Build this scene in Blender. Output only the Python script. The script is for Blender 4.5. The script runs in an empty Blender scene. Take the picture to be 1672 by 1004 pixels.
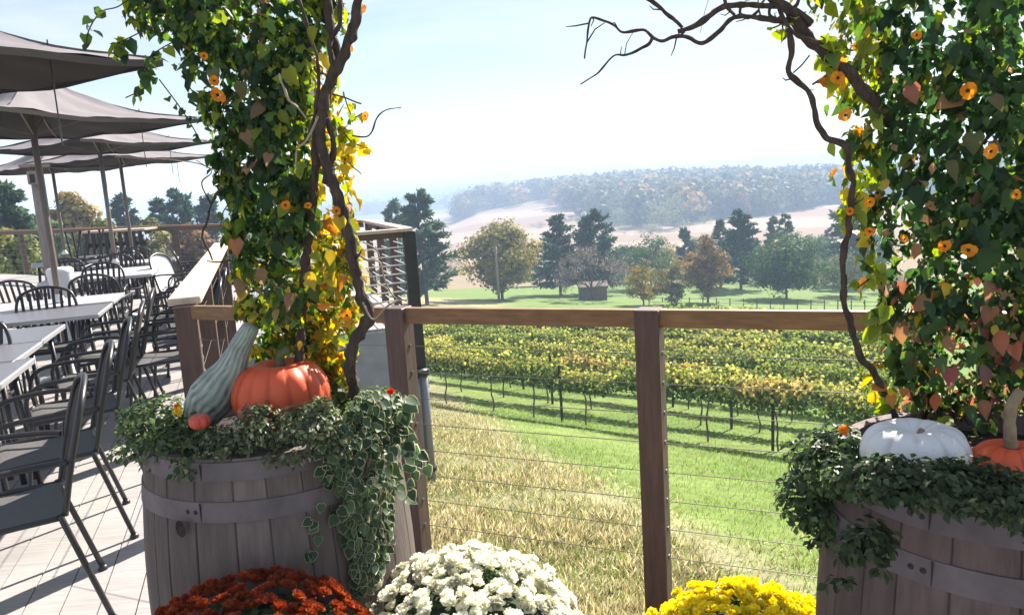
import bpy, math, random
import numpy as np
from mathutils import Vector, Matrix, noise
rnd = random.Random(7)
rs = np.random.RandomState(11)
C = bpy.context.scene.collection
PI = math.pi

# ------------------------------------------------------------------ camera
PITCH, ROLL, FOC, EYE = math.radians(9.09), math.radians(3.6), 1300.0, 1.56
CAM = np.array([0, 0, EYE])
FV = np.array([0, math.cos(PITCH), -math.sin(PITCH)])
_r0 = np.array([1., 0, 0]); _u0 = np.array([0, math.sin(PITCH), math.cos(PITCH)])
RV = math.cos(ROLL)*_r0 - math.sin(ROLL)*_u0
UV = math.sin(ROLL)*_r0 + math.cos(ROLL)*_u0
def ray(x, y): return FV*FOC + RV*(x-836) + UV*(502-y)
def P(x, y, Y):                       # point of the photograph at a distance
    d = ray(x, y); return CAM + d*(Y/d[1])
def G(x, y, z):                       # point of the photograph at a height
    d = ray(x, y); return CAM + d*((z-EYE)/d[2])

# ------------------------------------------------------------------ helpers
class MB:
    def __init__(s): s.v, s.f, s.c = [], [], []
    def add(s, vs, fs, col=None):
        o = len(s.v); s.v += [tuple(map(float, p)) for p in vs]
        s.f += [tuple(i+o for i in f) for f in fs]
        s.c += [tuple(col) if col is not None else (1, 1, 1)]*len(vs)
        return s
    def box(s, c, size, ax=None, ay=None, az=None, bev=0.0, col=None):
        ax = np.array(ax if ax is not None else (1, 0, 0), float); ay = np.array(ay if ay is not None else (0, 1, 0), float)
        az = np.array(az if az is not None else (0, 0, 1), float); c = np.array(c, float)
        hx, hy, hz = [q/2 for q in size]
        if bev <= 0:
            vs = [c+ax*x*hx+ay*y*hy+az*z*hz for x in (-1, 1) for y in (-1, 1) for z in (-1, 1)]
            fs = [(0, 1, 3, 2), (4, 6, 7, 5), (0, 4, 5, 1), (2, 3, 7, 6), (0, 2, 6, 4), (1, 5, 7, 3)]
            return s.add(vs, fs, col)
        b = min(bev, hx*.9, hy*.9, hz*.9); vs = []; idx = {}
        for x in (-1, 1):
            for y in (-1, 1):
                for z in (-1, 1):
                    for k in range(3):
                        d = [hx-b, hy-b, hz-b]; d[k] += b
                        idx[(x, y, z, k)] = len(vs); vs.append(c+ax*x*d[0]+ay*y*d[1]+az*z*d[2])
        fs = []
        for k in range(3):
            i, j = [q for q in range(3) if q != k]
            for sg in (-1, 1):
                quad = []
                for (p, q) in ((-1, -1), (1, -1), (1, 1), (-1, 1)):
                    t = [0, 0, 0]; t[k] = sg; t[i] = p; t[j] = q; quad.append(idx[(t[0], t[1], t[2], k)])
                fs.append(quad if (sg > 0) ^ (k == 1) else quad[::-1])
        for k in range(3):
            i, j = [q for q in range(3) if q != k]
            for p in (-1, 1):
                for q in (-1, 1):
                    t0 = [0, 0, 0]; t0[i] = p; t0[j] = q; t1 = list(t0); t0[k] = -1; t1[k] = 1
                    fs.append((idx[(*t0, i)], idx[(*t1, i)], idx[(*t1, j)], idx[(*t0, j)]))
        for x in (-1, 1):
            for y in (-1, 1):
                for z in (-1, 1): fs.append([idx[(x, y, z, k)] for k in range(3)])
        return s.add(vs, fs, col)
    def tube(s, pts, rad, n=8, cap=True, col=None, rough=0.0, squash=None):
        pts = [np.array(p, float) for p in pts]; m = len(pts)
        rad = [rad]*m if np.isscalar(rad) else list(rad)
        t0 = pts[1]-pts[0]; t0 /= np.linalg.norm(t0)
        a = np.cross(t0, (0, 0, 1.)); 
        if np.linalg.norm(a) < 1e-3: a = np.cross(t0, (1., 0, 0))
        a /= np.linalg.norm(a); vs = []
        for i in range(m):
            t = pts[min(i+1, m-1)]-pts[max(i-1, 0)]; t /= (np.linalg.norm(t)+1e-12)
            a = a-t*np.dot(a, t); a /= (np.linalg.norm(a)+1e-12); b = np.cross(t, a)
            for k in range(n):
                th = 2*PI*k/n; rr = rad[i]*(1+(rough*noise.noise(Vector(pts[i]*40)+Vector((k*.9, 0, 0))) if rough else 0))
                vs.append(pts[i]+(a*math.cos(th)+b*math.sin(th))*rr)
        fs = [(i*n+k, i*n+(k+1) % n, (i+1)*n+(k+1) % n, (i+1)*n+k) for i in range(m-1) for k in range(n)]
        if cap: fs += [tuple(range(n))[::-1], tuple((m-1)*n+k for k in range(n))]
        return s.add(vs, fs, col)
    def lathe(s, prof, n=24, c=(0, 0, 0), col=None, fn=None, close=False):
        vs = []
        for (r, z) in prof:
            for k in range(n):
                th = 2*PI*k/n; q = r*(fn(th, z) if fn else 1)
                vs.append((c[0]+q*math.cos(th), c[1]+q*math.sin(th), c[2]+z))
        m = len(prof)
        fs = [(i*n+k, i*n+(k+1) % n, (i+1)*n+(k+1) % n, (i+1)*n+k) for i in range(m-1) for k in range(n)]
        if close: fs += [((m-1)*n+k, (m-1)*n+(k+1) % n, (k+1) % n, k) for k in range(n)]
        return s.add(vs, fs, col)
    def build(s, name, mat, parent=None, smooth=False, world=True, col=False):
        me = bpy.data.meshes.new(name)
        off = woff(parent) if (parent is not None and world) else np.zeros(3)
        me.from_pydata([(p[0]-off[0], p[1]-off[1], p[2]-off[2]) for p in s.v], [], s.f)
        if col:
            at = me.attributes.new('col', 'FLOAT_COLOR', 'POINT')
            at.data.foreach_set('color', np.hstack([np.array(s.c, np.float32), np.ones((len(s.c), 1), np.float32)]).ravel())
        if smooth: me.polygons.foreach_set('use_smooth', [True]*len(me.polygons))
        me.materials.append(mat); me.update()
        o = bpy.data.objects.new(name, me); C.objects.link(o)
        if parent: o.parent = parent
        return o
def woff(o):
    a = np.zeros(3)
    while o is not None: a = a+np.array(o.location); o = o.parent
    return a
class LB:                                 # many small leaves as triangles in one mesh
    def __init__(s): s.V, s.T, s.Cc, s.n = [], [], [], 0
    def leaves(s, pos, nrm, tip, size, cols, tmpl, rim=None):
        tv, tt, tr = tmpl; pos = np.asarray(pos, float); N = len(pos)
        if N == 0: return
        nrm = nrm/np.linalg.norm(nrm, axis=1, keepdims=True)
        tip = tip-nrm*np.sum(tip*nrm, 1, keepdims=True); tip /= (np.linalg.norm(tip, axis=1, keepdims=True)+1e-9)
        sd = np.cross(tip, nrm); size = np.asarray(size, float).reshape(-1, 1, 1)
        v = pos[:, None]+size*(tv[None, :, 0:1]*sd[:, None]+tv[None, :, 1:2]*tip[:, None]+tv[None, :, 2:3]*nrm[:, None])
        K = len(tv); s.V.append(v.reshape(-1, 3))
        s.T.append((tt[None]+(s.n+np.arange(N)*K)[:, None, None]).reshape(-1, 3)); s.n += N*K
        c = np.repeat(np.asarray(cols, float)[:, None], K, 1)
        if rim is not None: c = c*(1-tr[None, :, None])+np.asarray(rim, float)[:, None]*tr[None, :, None]
        s.Cc.append(c.reshape(-1, 3))
    def build(s, name, mat, parent=None, world=True):
        V = np.concatenate(s.V).astype(np.float32); T = np.concatenate(s.T).astype(np.int32); K = np.concatenate(s.Cc).astype(np.float32)
        if parent is not None and world: V = V-woff(parent).astype(np.float32)
        me = bpy.data.meshes.new(name); me.vertices.add(len(V)); me.vertices.foreach_set('co', V.ravel())
        me.loops.add(T.size); me.loops.foreach_set('vertex_index', T.ravel())
        me.polygons.add(len(T)); me.polygons.foreach_set('loop_start', np.arange(0, T.size, 3, dtype=np.int32))
        me.polygons.foreach_set('loop_total', np.full(len(T), 3, np.int32))
        at = me.attributes.new('col', 'FLOAT_COLOR', 'POINT'); at.data.foreach_set('color', np.hstack([K, np.ones((len(K), 1), np.float32)]).ravel())
        me.update(calc_edges=True); me.validate(); me.polygons.foreach_set('use_smooth', np.ones(len(me.polygons), bool)); me.materials.append(mat)
        o = bpy.data.objects.new(name, me); C.objects.link(o)
        if parent: o.parent = parent
        return o
def fan(outline, mid):
    v = [mid]+outline; n = len(outline)
    return np.array(v, float), np.array([(0, 1+i, 1+(i+1) % n) for i in range(n)]), np.zeros(n+1)
def heart(f, tipz, w, tw):
    return fan([(0, 0, 0), (-.28*w, -.12, f*.5+tw), (-.47*w, .2, f+tw), (-.40*w, .42, f*.9+tw), (-.24*w, .68, f*.4+tw*.6+tipz*.4), (0, 1, tipz), (.24*w, .68, f*.4-tw*.6+tipz*.4), (.40*w, .42, f*.9-tw), (.47*w, .2, f-tw), (.28*w, -.12, f*.5-tw)], (0, .4, -.03))
HEARTS = [heart(*a) for a in ((.10, -.14, 1, 0), (.22, -.3, .95, .05), (.05, -.35, 1.05, -.06), (.28, .02, .85, .04), (-.08, -.2, 1.1, .08), (.15, -.5, .9, -.08))]
def ovate(f, tipz, w, tw):
    return fan([(0, 0, 0), (-.17*w, .06, f*.5+tw), (-.31*w, .3, f+tw), (-.29*w, .55, f*.8+tw*.7+tipz*.2), (-.13*w, .84, f*.3+tipz*.7), (0, 1.08, tipz*1.2), (.13*w, .84, f*.3+tipz*.7), (.29*w, .55, f*.8-tw*.7+tipz*.2), (.31*w, .3, f-tw), (.17*w, .06, f*.5-tw)], (0, .45, -.03))
def lobed(f, tipz, w, tw):
    h = [(-.3*w, -.14, f*.6+tw), (-.36*w, .1, f*.4+tw), (-.58*w, .34, f*1.3+tw), (-.3*w, .44, f*.3+tw*.5), (-.27*w, .78, f*.7+tipz*.5)]
    return fan([(0, 0, 0)]+h+[(0, 1.05, tipz)]+[(-x, y, z-2*tw*(1 if k < 4 else 0)) for k, (x, y, z) in list(enumerate(h))[::-1]], (0, .4, -.04))
_pr = ((.10, -.14, 1, 0), (.22, -.3, .95, .05), (.05, -.35, 1.05, -.06), (.28, .02, .85, .04), (-.08, -.2, 1.1, .08), (.15, -.5, .9, -.08))
LEAVES = [heart(*_pr[0]), heart(*_pr[1]), heart(*_pr[3]), ovate(*_pr[1]), ovate(*_pr[2]), ovate(*_pr[4]), ovate(*_pr[5]), lobed(*_pr[0]), lobed(*_pr[1]), lobed(*_pr[3]), lobed(*_pr[4]), lobed(*_pr[5])]
HEART = fan([(0, 0, 0), (-.28, -.12, .05), (-.47, .2, .1), (-.3, .62, .05), (0, 1, -.14), (.3, .62, .05), (.47, .2, .1), (.28, -.12, .05)], (0, .4, -.03))
LOBED = fan([(0, 0, 0), (-.32, -.12, .06), (-.38, .12, .04), (-.62, .3, .1), (-.34, .48, .03), (-.3, .75, .06), (0, 1, -.1), (.3, .75, .06), (.34, .48, .03), (.62, .3, .1), (.38, .12, .04), (.32, -.12, .06)], (0, .4, -.04))
def RIM(t): r_ = .25+.75*rs.rand(len(t[0])); r_[0] = 0; return r_
SMALL = (np.array([(0, 0, 0), (-.3, .5, .08), (0, 1, -.08), (.3, .5, .08)], float), np.array([(0, 1, 2), (0, 2, 3)]), np.zeros(4))
NARROW = (np.array([(0, 0, 0), (-.17, .45, .05), (0, 1, -.1), (.17, .45, .05)], float), np.array([(0, 1, 2), (0, 2, 3)]), np.zeros(4))
CLUMP = (np.array([(-.5, 0, 0), (-.15, .45, .12), (.4, .35, -.1), (.5, -.1, .1), (0, -.5, -.05)], float), np.array([(0, 1, 2), (0, 2, 3), (0, 3, 4)]), np.zeros(5))
NEEDLE = (np.array([(-.13, 0, 0), (.13, 0, 0), (.2, .6, .05), (0, 1, -.1), (-.2, .55, 0)], float), np.array([(0, 1, 2), (0, 2, 3), (0, 3, 4)]), np.zeros(5))
def _ivy():
    o = [(0, 0), (-.25, -.1), (-.5, .2), (-.36, .58), (0, 1), (.36, .58), (.5, .2), (.25, -.1)]
    v = [(0, .4, -.02)]+[(.88*x, .4+.88*(y-.4), .03) for x, y in o]+[(x, y, .07) for x, y in o]
    t = []
    for i in range(8):
        j = (i+1) % 8; t += [(0, 1+i, 1+j), (1+i, 9+i, 9+j), (1+i, 9+j, 1+j)]
    # duplicate the inner ring so that the pale margin keeps a crisp edge
    v += v[1:9]; t2 = []
    for i in range(8):
        j = (i+1) % 8; t2 += [(0, 1+i, 1+j), (17+i, 9+i, 9+j), (17+i, 9+j, 17+j)]
    return np.array(v, float), np.array(t2), np.array([0]*9+[1]*16, float)
IVY = _ivy()
def unit(n): 
    q = rs.normal(size=(n, 3)); return q/np.linalg.norm(q, axis=1, keepdims=True)
def pick(pal, n, w=None, jit=.25):
    pal = np.array(pal, float); i = rs.choice(len(pal), n, p=None if w is None else np.array(w, float)/np.sum(w))
    return np.clip(pal[i]*(1+jit*rs.normal(size=(n, 1)))+.0*i[:, None], .004, .95)
def empty(name, loc): 
    o = bpy.data.objects.new(name, None); o.location = tuple(map(float, loc)); o.empty_display_size = .1; C.objects.link(o); return o
def tag(o, label=None, cat=None, group=None, kind=None):
    if label: o['label'] = label
    if cat: o['category'] = cat
    if group: o['group'] = group
    if kind: o['kind'] = kind
    return o
KIDS = {}
def copy_tree(o, parent=None):
    c = o.copy(); C.objects.link(c)
    if parent: c.parent = parent
    for ch in list(o.children): copy_tree(ch, c)
    return c
def smoothp(pts, k=6):                    # Catmull-Rom through points
    pts = [np.array(p, float) for p in pts]; out = []
    for i in range(len(pts)-1):
        p0, p1, p2, p3 = pts[max(i-1, 0)], pts[i], pts[i+1], pts[min(i+2, len(pts)-1)]
        for j in range(k):
            t = j/k; out.append(.5*((2*p1)+(-p0+p2)*t+(2*p0-5*p1+4*p2-p3)*t*t+(-p0+3*p1-3*p2+p3)*t**3))
    out.append(pts[-1]); return out

# ------------------------------------------------------------------ materials
def mat(name, base=(.5, .5, .5), rough=.6, metal=0, spec=.4, noise_s=None, noise_a=.25, attr=False, transl=0, bump=None, stretch=None, coat=0, second=None, wave=None):
    m = bpy.data.materials.new(name); m.use_nodes = True; nt = m.node_tree; N = nt.nodes; L = nt.links
    b = N['Principled BSDF']; out = N['Material Output']
    b.inputs['Roughness'].default_value = rough; b.inputs['Metallic'].default_value = metal; b.inputs['Specular IOR Level'].default_value = spec
    if coat: b.inputs['Coat Weight'].default_value = coat; b.inputs['Coat Roughness'].default_value = .25
    if attr:
        a = N.new('ShaderNodeAttribute'); a.attribute_name = 'col'; src = a.outputs['Color']
    else:
        r = N.new('ShaderNodeRGB'); r.outputs[0].default_value = (*base, 1); src = r.outputs[0]
    if noise_s or bump:
        tc = N.new('ShaderNodeTexCoord'); mp = N.new('ShaderNodeMapping'); L.new(tc.outputs['Object'], mp.inputs[0])
        if stretch: mp.inputs['Scale'].default_value = stretch
    if noise_s:
        n = N.new('ShaderNodeTexNoise'); n.inputs['Scale'].default_value = noise_s; n.inputs['Detail'].default_value = 6; n.inputs['Roughness'].default_value = .65
        L.new(mp.outputs[0], n.inputs['Vector'])
        if second:
            cr = N.new('ShaderNodeMapRange'); cr.inputs[1].default_value = .35; cr.inputs[2].default_value = .7; L.new(n.outputs['Fac'], cr.inputs[0])
            mx = N.new('ShaderNodeMix'); mx.data_type = 'RGBA'; L.new(cr.outputs[0], mx.inputs[0]); L.new(src, mx.inputs[6]); mx.inputs[7].default_value = (*second, 1); src = mx.outputs[2]
        else:
            mr = N.new('ShaderNodeMapRange'); mr.inputs[1].default_value = .25; mr.inputs[2].default_value = .75
            mr.inputs[3].default_value = 1-noise_a; mr.inputs[4].default_value = 1+noise_a; L.new(n.outputs['Fac'], mr.inputs[0])
            vm = N.new('ShaderNodeVectorMath'); vm.operation = 'SCALE'; L.new(src, vm.inputs[0]); L.new(mr.outputs[0], vm.inputs['Scale']); src = vm.outputs[0]
    L.new(src, b.inputs['Base Color'])
    if bump:
        n2 = N.new('ShaderNodeTexNoise'); n2.inputs['Scale'].default_value = bump[0]; n2.inputs['Detail'].default_value = 5; L.new(mp.outputs[0], n2.inputs['Vector'])
        bp = N.new('ShaderNodeBump'); bp.inputs['Strength'].default_value = bump[1]; bp.inputs['Distance'].default_value = bump[2] if len(bump) > 2 else .01
        L.new(n2.outputs['Fac'], bp.inputs['Height']); L.new(bp.outputs[0], b.inputs['Normal'])
    if transl:
        t = N.new('ShaderNodeBsdfTranslucent'); g = N.new('ShaderNodeHueSaturation'); g.inputs['Saturation'].default_value = 1.15; g.inputs['Value'].default_value = 1.9
        L.new(src, g.inputs['Color']); L.new(g.outputs[0], t.inputs['Color'])
        ms = N.new('ShaderNodeMixShader'); ms.inputs[0].default_value = transl; L.new(b.outputs[0], ms.inputs[1]); L.new(t.outputs[0], ms.inputs[2]); L.new(ms.outputs[0], out.inputs['Surface'])
    return m
M = {}
M['leaf'] = mat('leaf', attr=True, rough=.45, spec=.35, transl=.42)
M['tree_leaf'] = mat('tree_leaf', attr=True, rough=.7, spec=.2, transl=.3)
M['grape_leaf'] = mat('grape_leaf', attr=True, rough=.6, spec=.25, transl=.38)
M['grass'] = mat('grass_blade', attr=True, rough=.7, spec=.2, transl=.35)
M['petal'] = mat('petal', attr=True, rough=.6, spec=.2, transl=.25)
M['bark'] = mat('bark', (.062, .044, .036), .9, noise_s=45, noise_a=.7, bump=(90, 1, .012), stretch=(1.6, 1.6, .5))
M['twig'] = mat('twig', (.30, .235, .18), .8, noise_s=40, noise_a=.4)
M['tree_bark'] = mat('tree_bark', (.085, .07, .06), .9, noise_s=3, noise_a=.4)
M['post'] = mat('stained_post', (.092, .054, .048), .6, noise_s=9, noise_a=.45, stretch=(6, 6, .6), bump=(40, .25, .004))
M['rail'] = mat('stained_rail_bounce_lit', (.21, .115, .055), .6, noise_s=8, noise_a=.45, stretch=(1, 1, 7), bump=(40, .25, .004))  # warmer than the posts: bounced sunlight put into the base colour
M['cap'] = mat('weathered_cap', (.46, .37, .31), .7, noise_s=7, noise_a=.25, stretch=(3, 3, 1), bump=(60, .2, .003))
M['cable'] = mat('steel_cable', (.16, .14, .12), .45, metal=.6)
M['metal'] = mat('dark_metal', (.022, .02, .023), .38, spec=.5, noise_s=30, noise_a=.3)
M['sling'] = mat('brown_sling', (.030, .022, .021), .7, noise_s=120, noise_a=.4)
M['seatmesh'] = mat('grey_woven_seat', (.10, .096, .098), .6, noise_s=140, noise_a=.35)
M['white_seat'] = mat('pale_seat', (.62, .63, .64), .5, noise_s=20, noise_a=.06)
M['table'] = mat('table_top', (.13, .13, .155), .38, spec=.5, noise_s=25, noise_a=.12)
M['table_lit'] = mat('sunlit_table_top', (.42, .41, .43), .45, noise_s=25, noise_a=.08)  # lighter copy of the tabletop: sunlight put into its colour
M['table_rim'] = mat('table_rim', (.48, .48, .5), .35, metal=.5)
M['underside_shade'] = mat('umbrella_underside_shade', (.032, .025, .026), .9, noise_s=6, noise_a=.12)  # shade beneath the canopy put into a near-black colour
M['fabric'] = mat('umbrella_fabric', (.185, .165, .18), .85, noise_s=6, noise_a=.1, bump=(9, .25, .02), transl=.04)
M['pole_w'] = mat('umbrella_pole', (.16, .13, .115), .5, noise_s=10, noise_a=.2)
M['oldwood'] = mat('old_grey_timber', (.26, .215, .195), .85, noise_s=8, noise_a=.35, stretch=(5, 5, .5), bump=(30, .5, .01))
M['white_plastic_lit_cable'] = mat('white_plastic_lit_cable', (.7, .7, .72), .45, noise_s=5, noise_a=.05)
M['hoop'] = mat('galvanised_hoop', (.135, .112, .122), .6, metal=.35, noise_s=14, noise_a=.3)
M['soil'] = mat('soil', (.03, .022, .018), .95, noise_s=30, noise_a=.5, bump=(50, 1, .02))
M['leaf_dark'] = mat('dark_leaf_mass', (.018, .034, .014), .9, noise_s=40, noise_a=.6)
M['pot'] = mat('dark_pot', (.05, .045, .045), .6, noise_s=6, noise_a=.2)
M['stem_g'] = mat('pumpkin_stem', (.10, .11, .055), .8, noise_s=30, noise_a=.5, bump=(60, .6, .005))
M['stem_t'] = mat('tan_stem', (.22, .165, .105), .8, noise_s=30, noise_a=.4, bump=(60, .6, .005))
M['pipe'] = mat('grey_pipe', (.21, .22, .25), .45, metal=.5, noise_s=6, noise_a=.2)
M['skirt'] = mat('grey_skirting', (.27, .29, .36), .7, noise_s=4, noise_a=.25)
M['dark_iron'] = mat('black_post', (.03, .026, .028), .7, noise_s=10, noise_a=.3)
M['shed'] = mat('brown_shed_boards', (.16, .12, .11), .9, noise_s=4, noise_a=.3)

def barrel_mat(name, base, stain):
    m = mat(name, attr=True, rough=.78, noise_s=9, noise_a=.32, stretch=(4, 4, .5), bump=(45, .45, .006))
    nt = m.node_tree; N = nt.nodes; L = nt.links; b = N['Principled BSDF']; src = b.inputs['Base Color'].links[0].from_socket
    tc = N.new('ShaderNodeTexCoord'); mp = N.new('ShaderNodeMapping'); mp.inputs['Scale'].default_value = (14, 14, 1.3); L.new(tc.outputs['Object'], mp.inputs[0])
    n = N.new('ShaderNodeTexNoise'); n.inputs['Scale'].default_value = 2.2; n.inputs['Detail'].default_value = 8; L.new(mp.outputs[0], n.inputs['Vector'])
    r = N.new('ShaderNodeMapRange'); r.inputs[1].default_value = .48; r.inputs[2].default_value = .72; r.inputs[4].default_value = .75; L.new(n.outputs['Fac'], r.inputs[0])
    mx = N.new('ShaderNodeMix'); mx.data_type = 'RGBA'; L.new(r.outputs[0], mx.inputs[0]); L.new(src, mx.inputs[6]); mx.inputs[7].default_value = (*stain, 1); L.new(mx.outputs[2], b.inputs['Base Color'])
    return m
M['barrel'] = barrel_mat('barrel_oak_grey', None, (.08, .062, .06))
M['barrel2'] = barrel_mat('barrel_oak_wine', None, (.06, .035, .038))

def deck_mat():
    m = bpy.data.materials.new('deck_boards'); m.use_nodes = True; nt = m.node_tree; N = nt.nodes; L = nt.links; b = N['Principled BSDF']
    a = N.new('ShaderNodeAttribute'); a.attribute_name = 'col'
    tc = N.new('ShaderNodeTexCoord'); mp = N.new('ShaderNodeMapping'); mp.inputs['Rotation'].default_value = (0, 0, math.radians(-107.8)); mp.inputs['Scale'].default_value = (1.2, 26, 1)
    L.new(tc.outputs['Object'], mp.inputs[0])
    n = N.new('ShaderNodeTexNoise'); n.inputs['Scale'].default_value = 2.5; n.inputs['Detail'].default_value = 8; n.inputs['Roughness'].default_value = .7; L.new(mp.outputs[0], n.inputs['Vector'])
    n2 = N.new('ShaderNodeTexNoise'); n2.inputs['Scale'].default_value = 1.6; n2.inputs['Detail'].default_value = 6; L.new(tc.outputs['Object'], n2.inputs['Vector'])
    r = N.new('ShaderNodeMapRange'); r.inputs[1].default_value = .25; r.inputs[2].default_value = .75; r.inputs[3].default_value = .66; r.inputs[4].default_value = 1.2; L.new(n.outputs['Fac'], r.inputs[0])
    r2 = N.new('ShaderNodeMapRange'); r2.inputs[1].default_value = .3; r2.inputs[2].default_value = .7; r2.inputs[3].default_value = .85; r2.inputs[4].default_value = 1.1; L.new(n2.outputs['Fac'], r2.inputs[0])
    mu = N.new('ShaderNodeMath'); mu.operation = 'MULTIPLY'; L.new(r.outputs[0], mu.inputs[0]); L.new(r2.outputs[0], mu.inputs[1])
    vm = N.new('ShaderNodeVectorMath'); vm.operation = 'SCALE'; L.new(a.outputs['Color'], vm.inputs[0]); L.new(mu.outputs[0], vm.inputs['Scale']); L.new(vm.outputs[0], b.inputs['Base Color'])
    b.inputs['Roughness'].default_value = .65; b.inputs['Specular IOR Level'].default_value = .3
    bp = N.new('ShaderNodeBump'); bp.inputs['Strength'].default_value = .3; bp.inputs['Distance'].default_value = .004; L.new(n.outputs['Fac'], bp.inputs['Height']); L.new(bp.outputs[0], b.inputs['Normal'])
    return m
M['deck'] = deck_mat()

def squash_mat(name, base, dark, groove=.5, scale=0, mott=None, lines=0):
    # skin with vertical ribs; attribute col carries (rib phase, height, 0)
    m = bpy.data.materials.new(name); m.use_nodes = True; nt = m.node_tree; N = nt.nodes; L = nt.links; b = N['Principled BSDF']
    a = N.new('ShaderNodeAttribute'); a.attribute_name = 'col'; sp = N.new('ShaderNodeSeparateColor'); L.new(a.outputs['Color'], sp.inputs[0])
    tc = N.new('ShaderNodeTexCoord'); n = N.new('ShaderNodeTexNoise'); n.inputs['Scale'].default_value = 22; n.inputs['Detail'].default_value = 7; L.new(tc.outputs['Object'], n.inputs['Vector'])
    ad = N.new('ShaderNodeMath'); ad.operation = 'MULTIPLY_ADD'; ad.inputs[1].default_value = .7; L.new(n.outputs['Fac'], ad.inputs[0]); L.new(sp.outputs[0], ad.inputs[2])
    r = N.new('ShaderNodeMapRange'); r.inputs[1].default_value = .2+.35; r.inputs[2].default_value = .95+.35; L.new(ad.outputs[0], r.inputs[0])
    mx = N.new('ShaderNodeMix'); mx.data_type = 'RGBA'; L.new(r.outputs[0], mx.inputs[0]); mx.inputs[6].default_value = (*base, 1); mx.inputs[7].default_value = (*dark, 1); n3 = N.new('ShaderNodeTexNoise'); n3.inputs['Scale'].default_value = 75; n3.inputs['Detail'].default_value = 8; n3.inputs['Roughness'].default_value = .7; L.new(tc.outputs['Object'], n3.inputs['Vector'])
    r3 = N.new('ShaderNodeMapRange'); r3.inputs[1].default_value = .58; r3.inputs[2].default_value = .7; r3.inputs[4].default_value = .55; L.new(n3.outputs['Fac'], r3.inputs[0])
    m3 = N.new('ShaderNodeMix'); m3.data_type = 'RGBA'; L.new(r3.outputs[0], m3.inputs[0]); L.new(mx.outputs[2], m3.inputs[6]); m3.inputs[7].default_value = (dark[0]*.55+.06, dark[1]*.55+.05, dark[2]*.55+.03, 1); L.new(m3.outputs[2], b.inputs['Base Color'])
    b.inputs['Roughness'].default_value = .48; b.inputs['Specular IOR Level'].default_value = .4
    bp = N.new('ShaderNodeBump'); bp.inputs['Strength'].default_value = .25; bp.inputs['Distance'].default_value = .004; L.new(n.outputs['Fac'], bp.inputs['Height']); L.new(bp.outputs[0], b.inputs['Normal'])
    return m
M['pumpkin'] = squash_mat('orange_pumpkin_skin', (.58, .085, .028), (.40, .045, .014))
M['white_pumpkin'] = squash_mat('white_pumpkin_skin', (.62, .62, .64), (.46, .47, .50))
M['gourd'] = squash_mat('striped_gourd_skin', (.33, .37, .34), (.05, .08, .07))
M['red_squash'] = squash_mat('red_squash_skin', (.50, .07, .04), (.33, .035, .02))

# ------------------------------------------------------------------ ground
NU = np.array((.59, .81)); NU /= np.linalg.norm(NU); RU = np.array((NU[1], -NU[0]))
_pu = [-40, -5, 0, 2.5, 6.6, 10, 15.5, 20, 26, 50, 78, 110, 400]
_pz = [-.9, -.85, -.9, -1.0, -1.85, -2.75, -4.2, -4.95, -5.8, -8.6, -11.9, -14.2, -18]
_rt = [-1.2, -.3, -.18, -.07, -.035, .05, .2, .33, .45, 1.2]
_rz = [-22, -24, -26, -24, -16, -12.5, -11.5, -14.5, -17, -16]
def smooth(a, b, x): t = np.clip((x-a)/(b-a), 0, 1); return t*t*(3-2*t)
def height(X, Y):
    X = np.asarray(X, float); Y = np.asarray(Y, float); D = np.hypot(X, Y)
    u = NU[0]*X+NU[1]*Y; near = np.interp(u, _pu, _pz)
    t = np.where(Y > .2*D, X/np.maximum(Y, 1e-3), np.sign(X)*5); zr = np.interp(t, _rt, _rz)
    vz = -19.5
    far = np.where(D < 300, np.interp(D, [100, 150, 300], [-13.5, -16.2, vz]), vz+(zr-vz)*smooth(300, 570, D))
    dist = np.interp(t, [-.6, -.2, -.12, -.05, 0, .5], [-26, -22, -14, -10, -9, -8])
    far = far+(dist-far)*smooth(900, 2200, D)
    w = smooth(88, 140, D); z = near*(1-w)+far*w
    return z
def hz(x, y): return float(height(x, y))+.0
def gpoint(px, Y):                        # where the photograph's column px meets the ground at distance Y
    X = 0.
    for _ in range(6):
        z = hz(X, Y)
        d = None
        lo, hi = -800., 2600.
        for _ in range(40):
            mid = (lo+hi)/2; q = P(px, mid, Y)
            if q[2] > z: lo = mid
            else: hi = mid
        X = P(px, (lo+hi)/2, Y)[0]
    return np.array((X, Y, hz(X, Y)))
bx = np.array([30, 22, 12.2, 9.2, 7.2, 5.5, 3]); bxx = np.array([-4.3, -2.3, -.15, .7, 1.4, 2.0, 3.4])   # edge of the rough dry bank
def dryside(X, Y): return np.interp(Y, bx[::-1], bxx[::-1])-X      # >0 on the dry side
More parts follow.
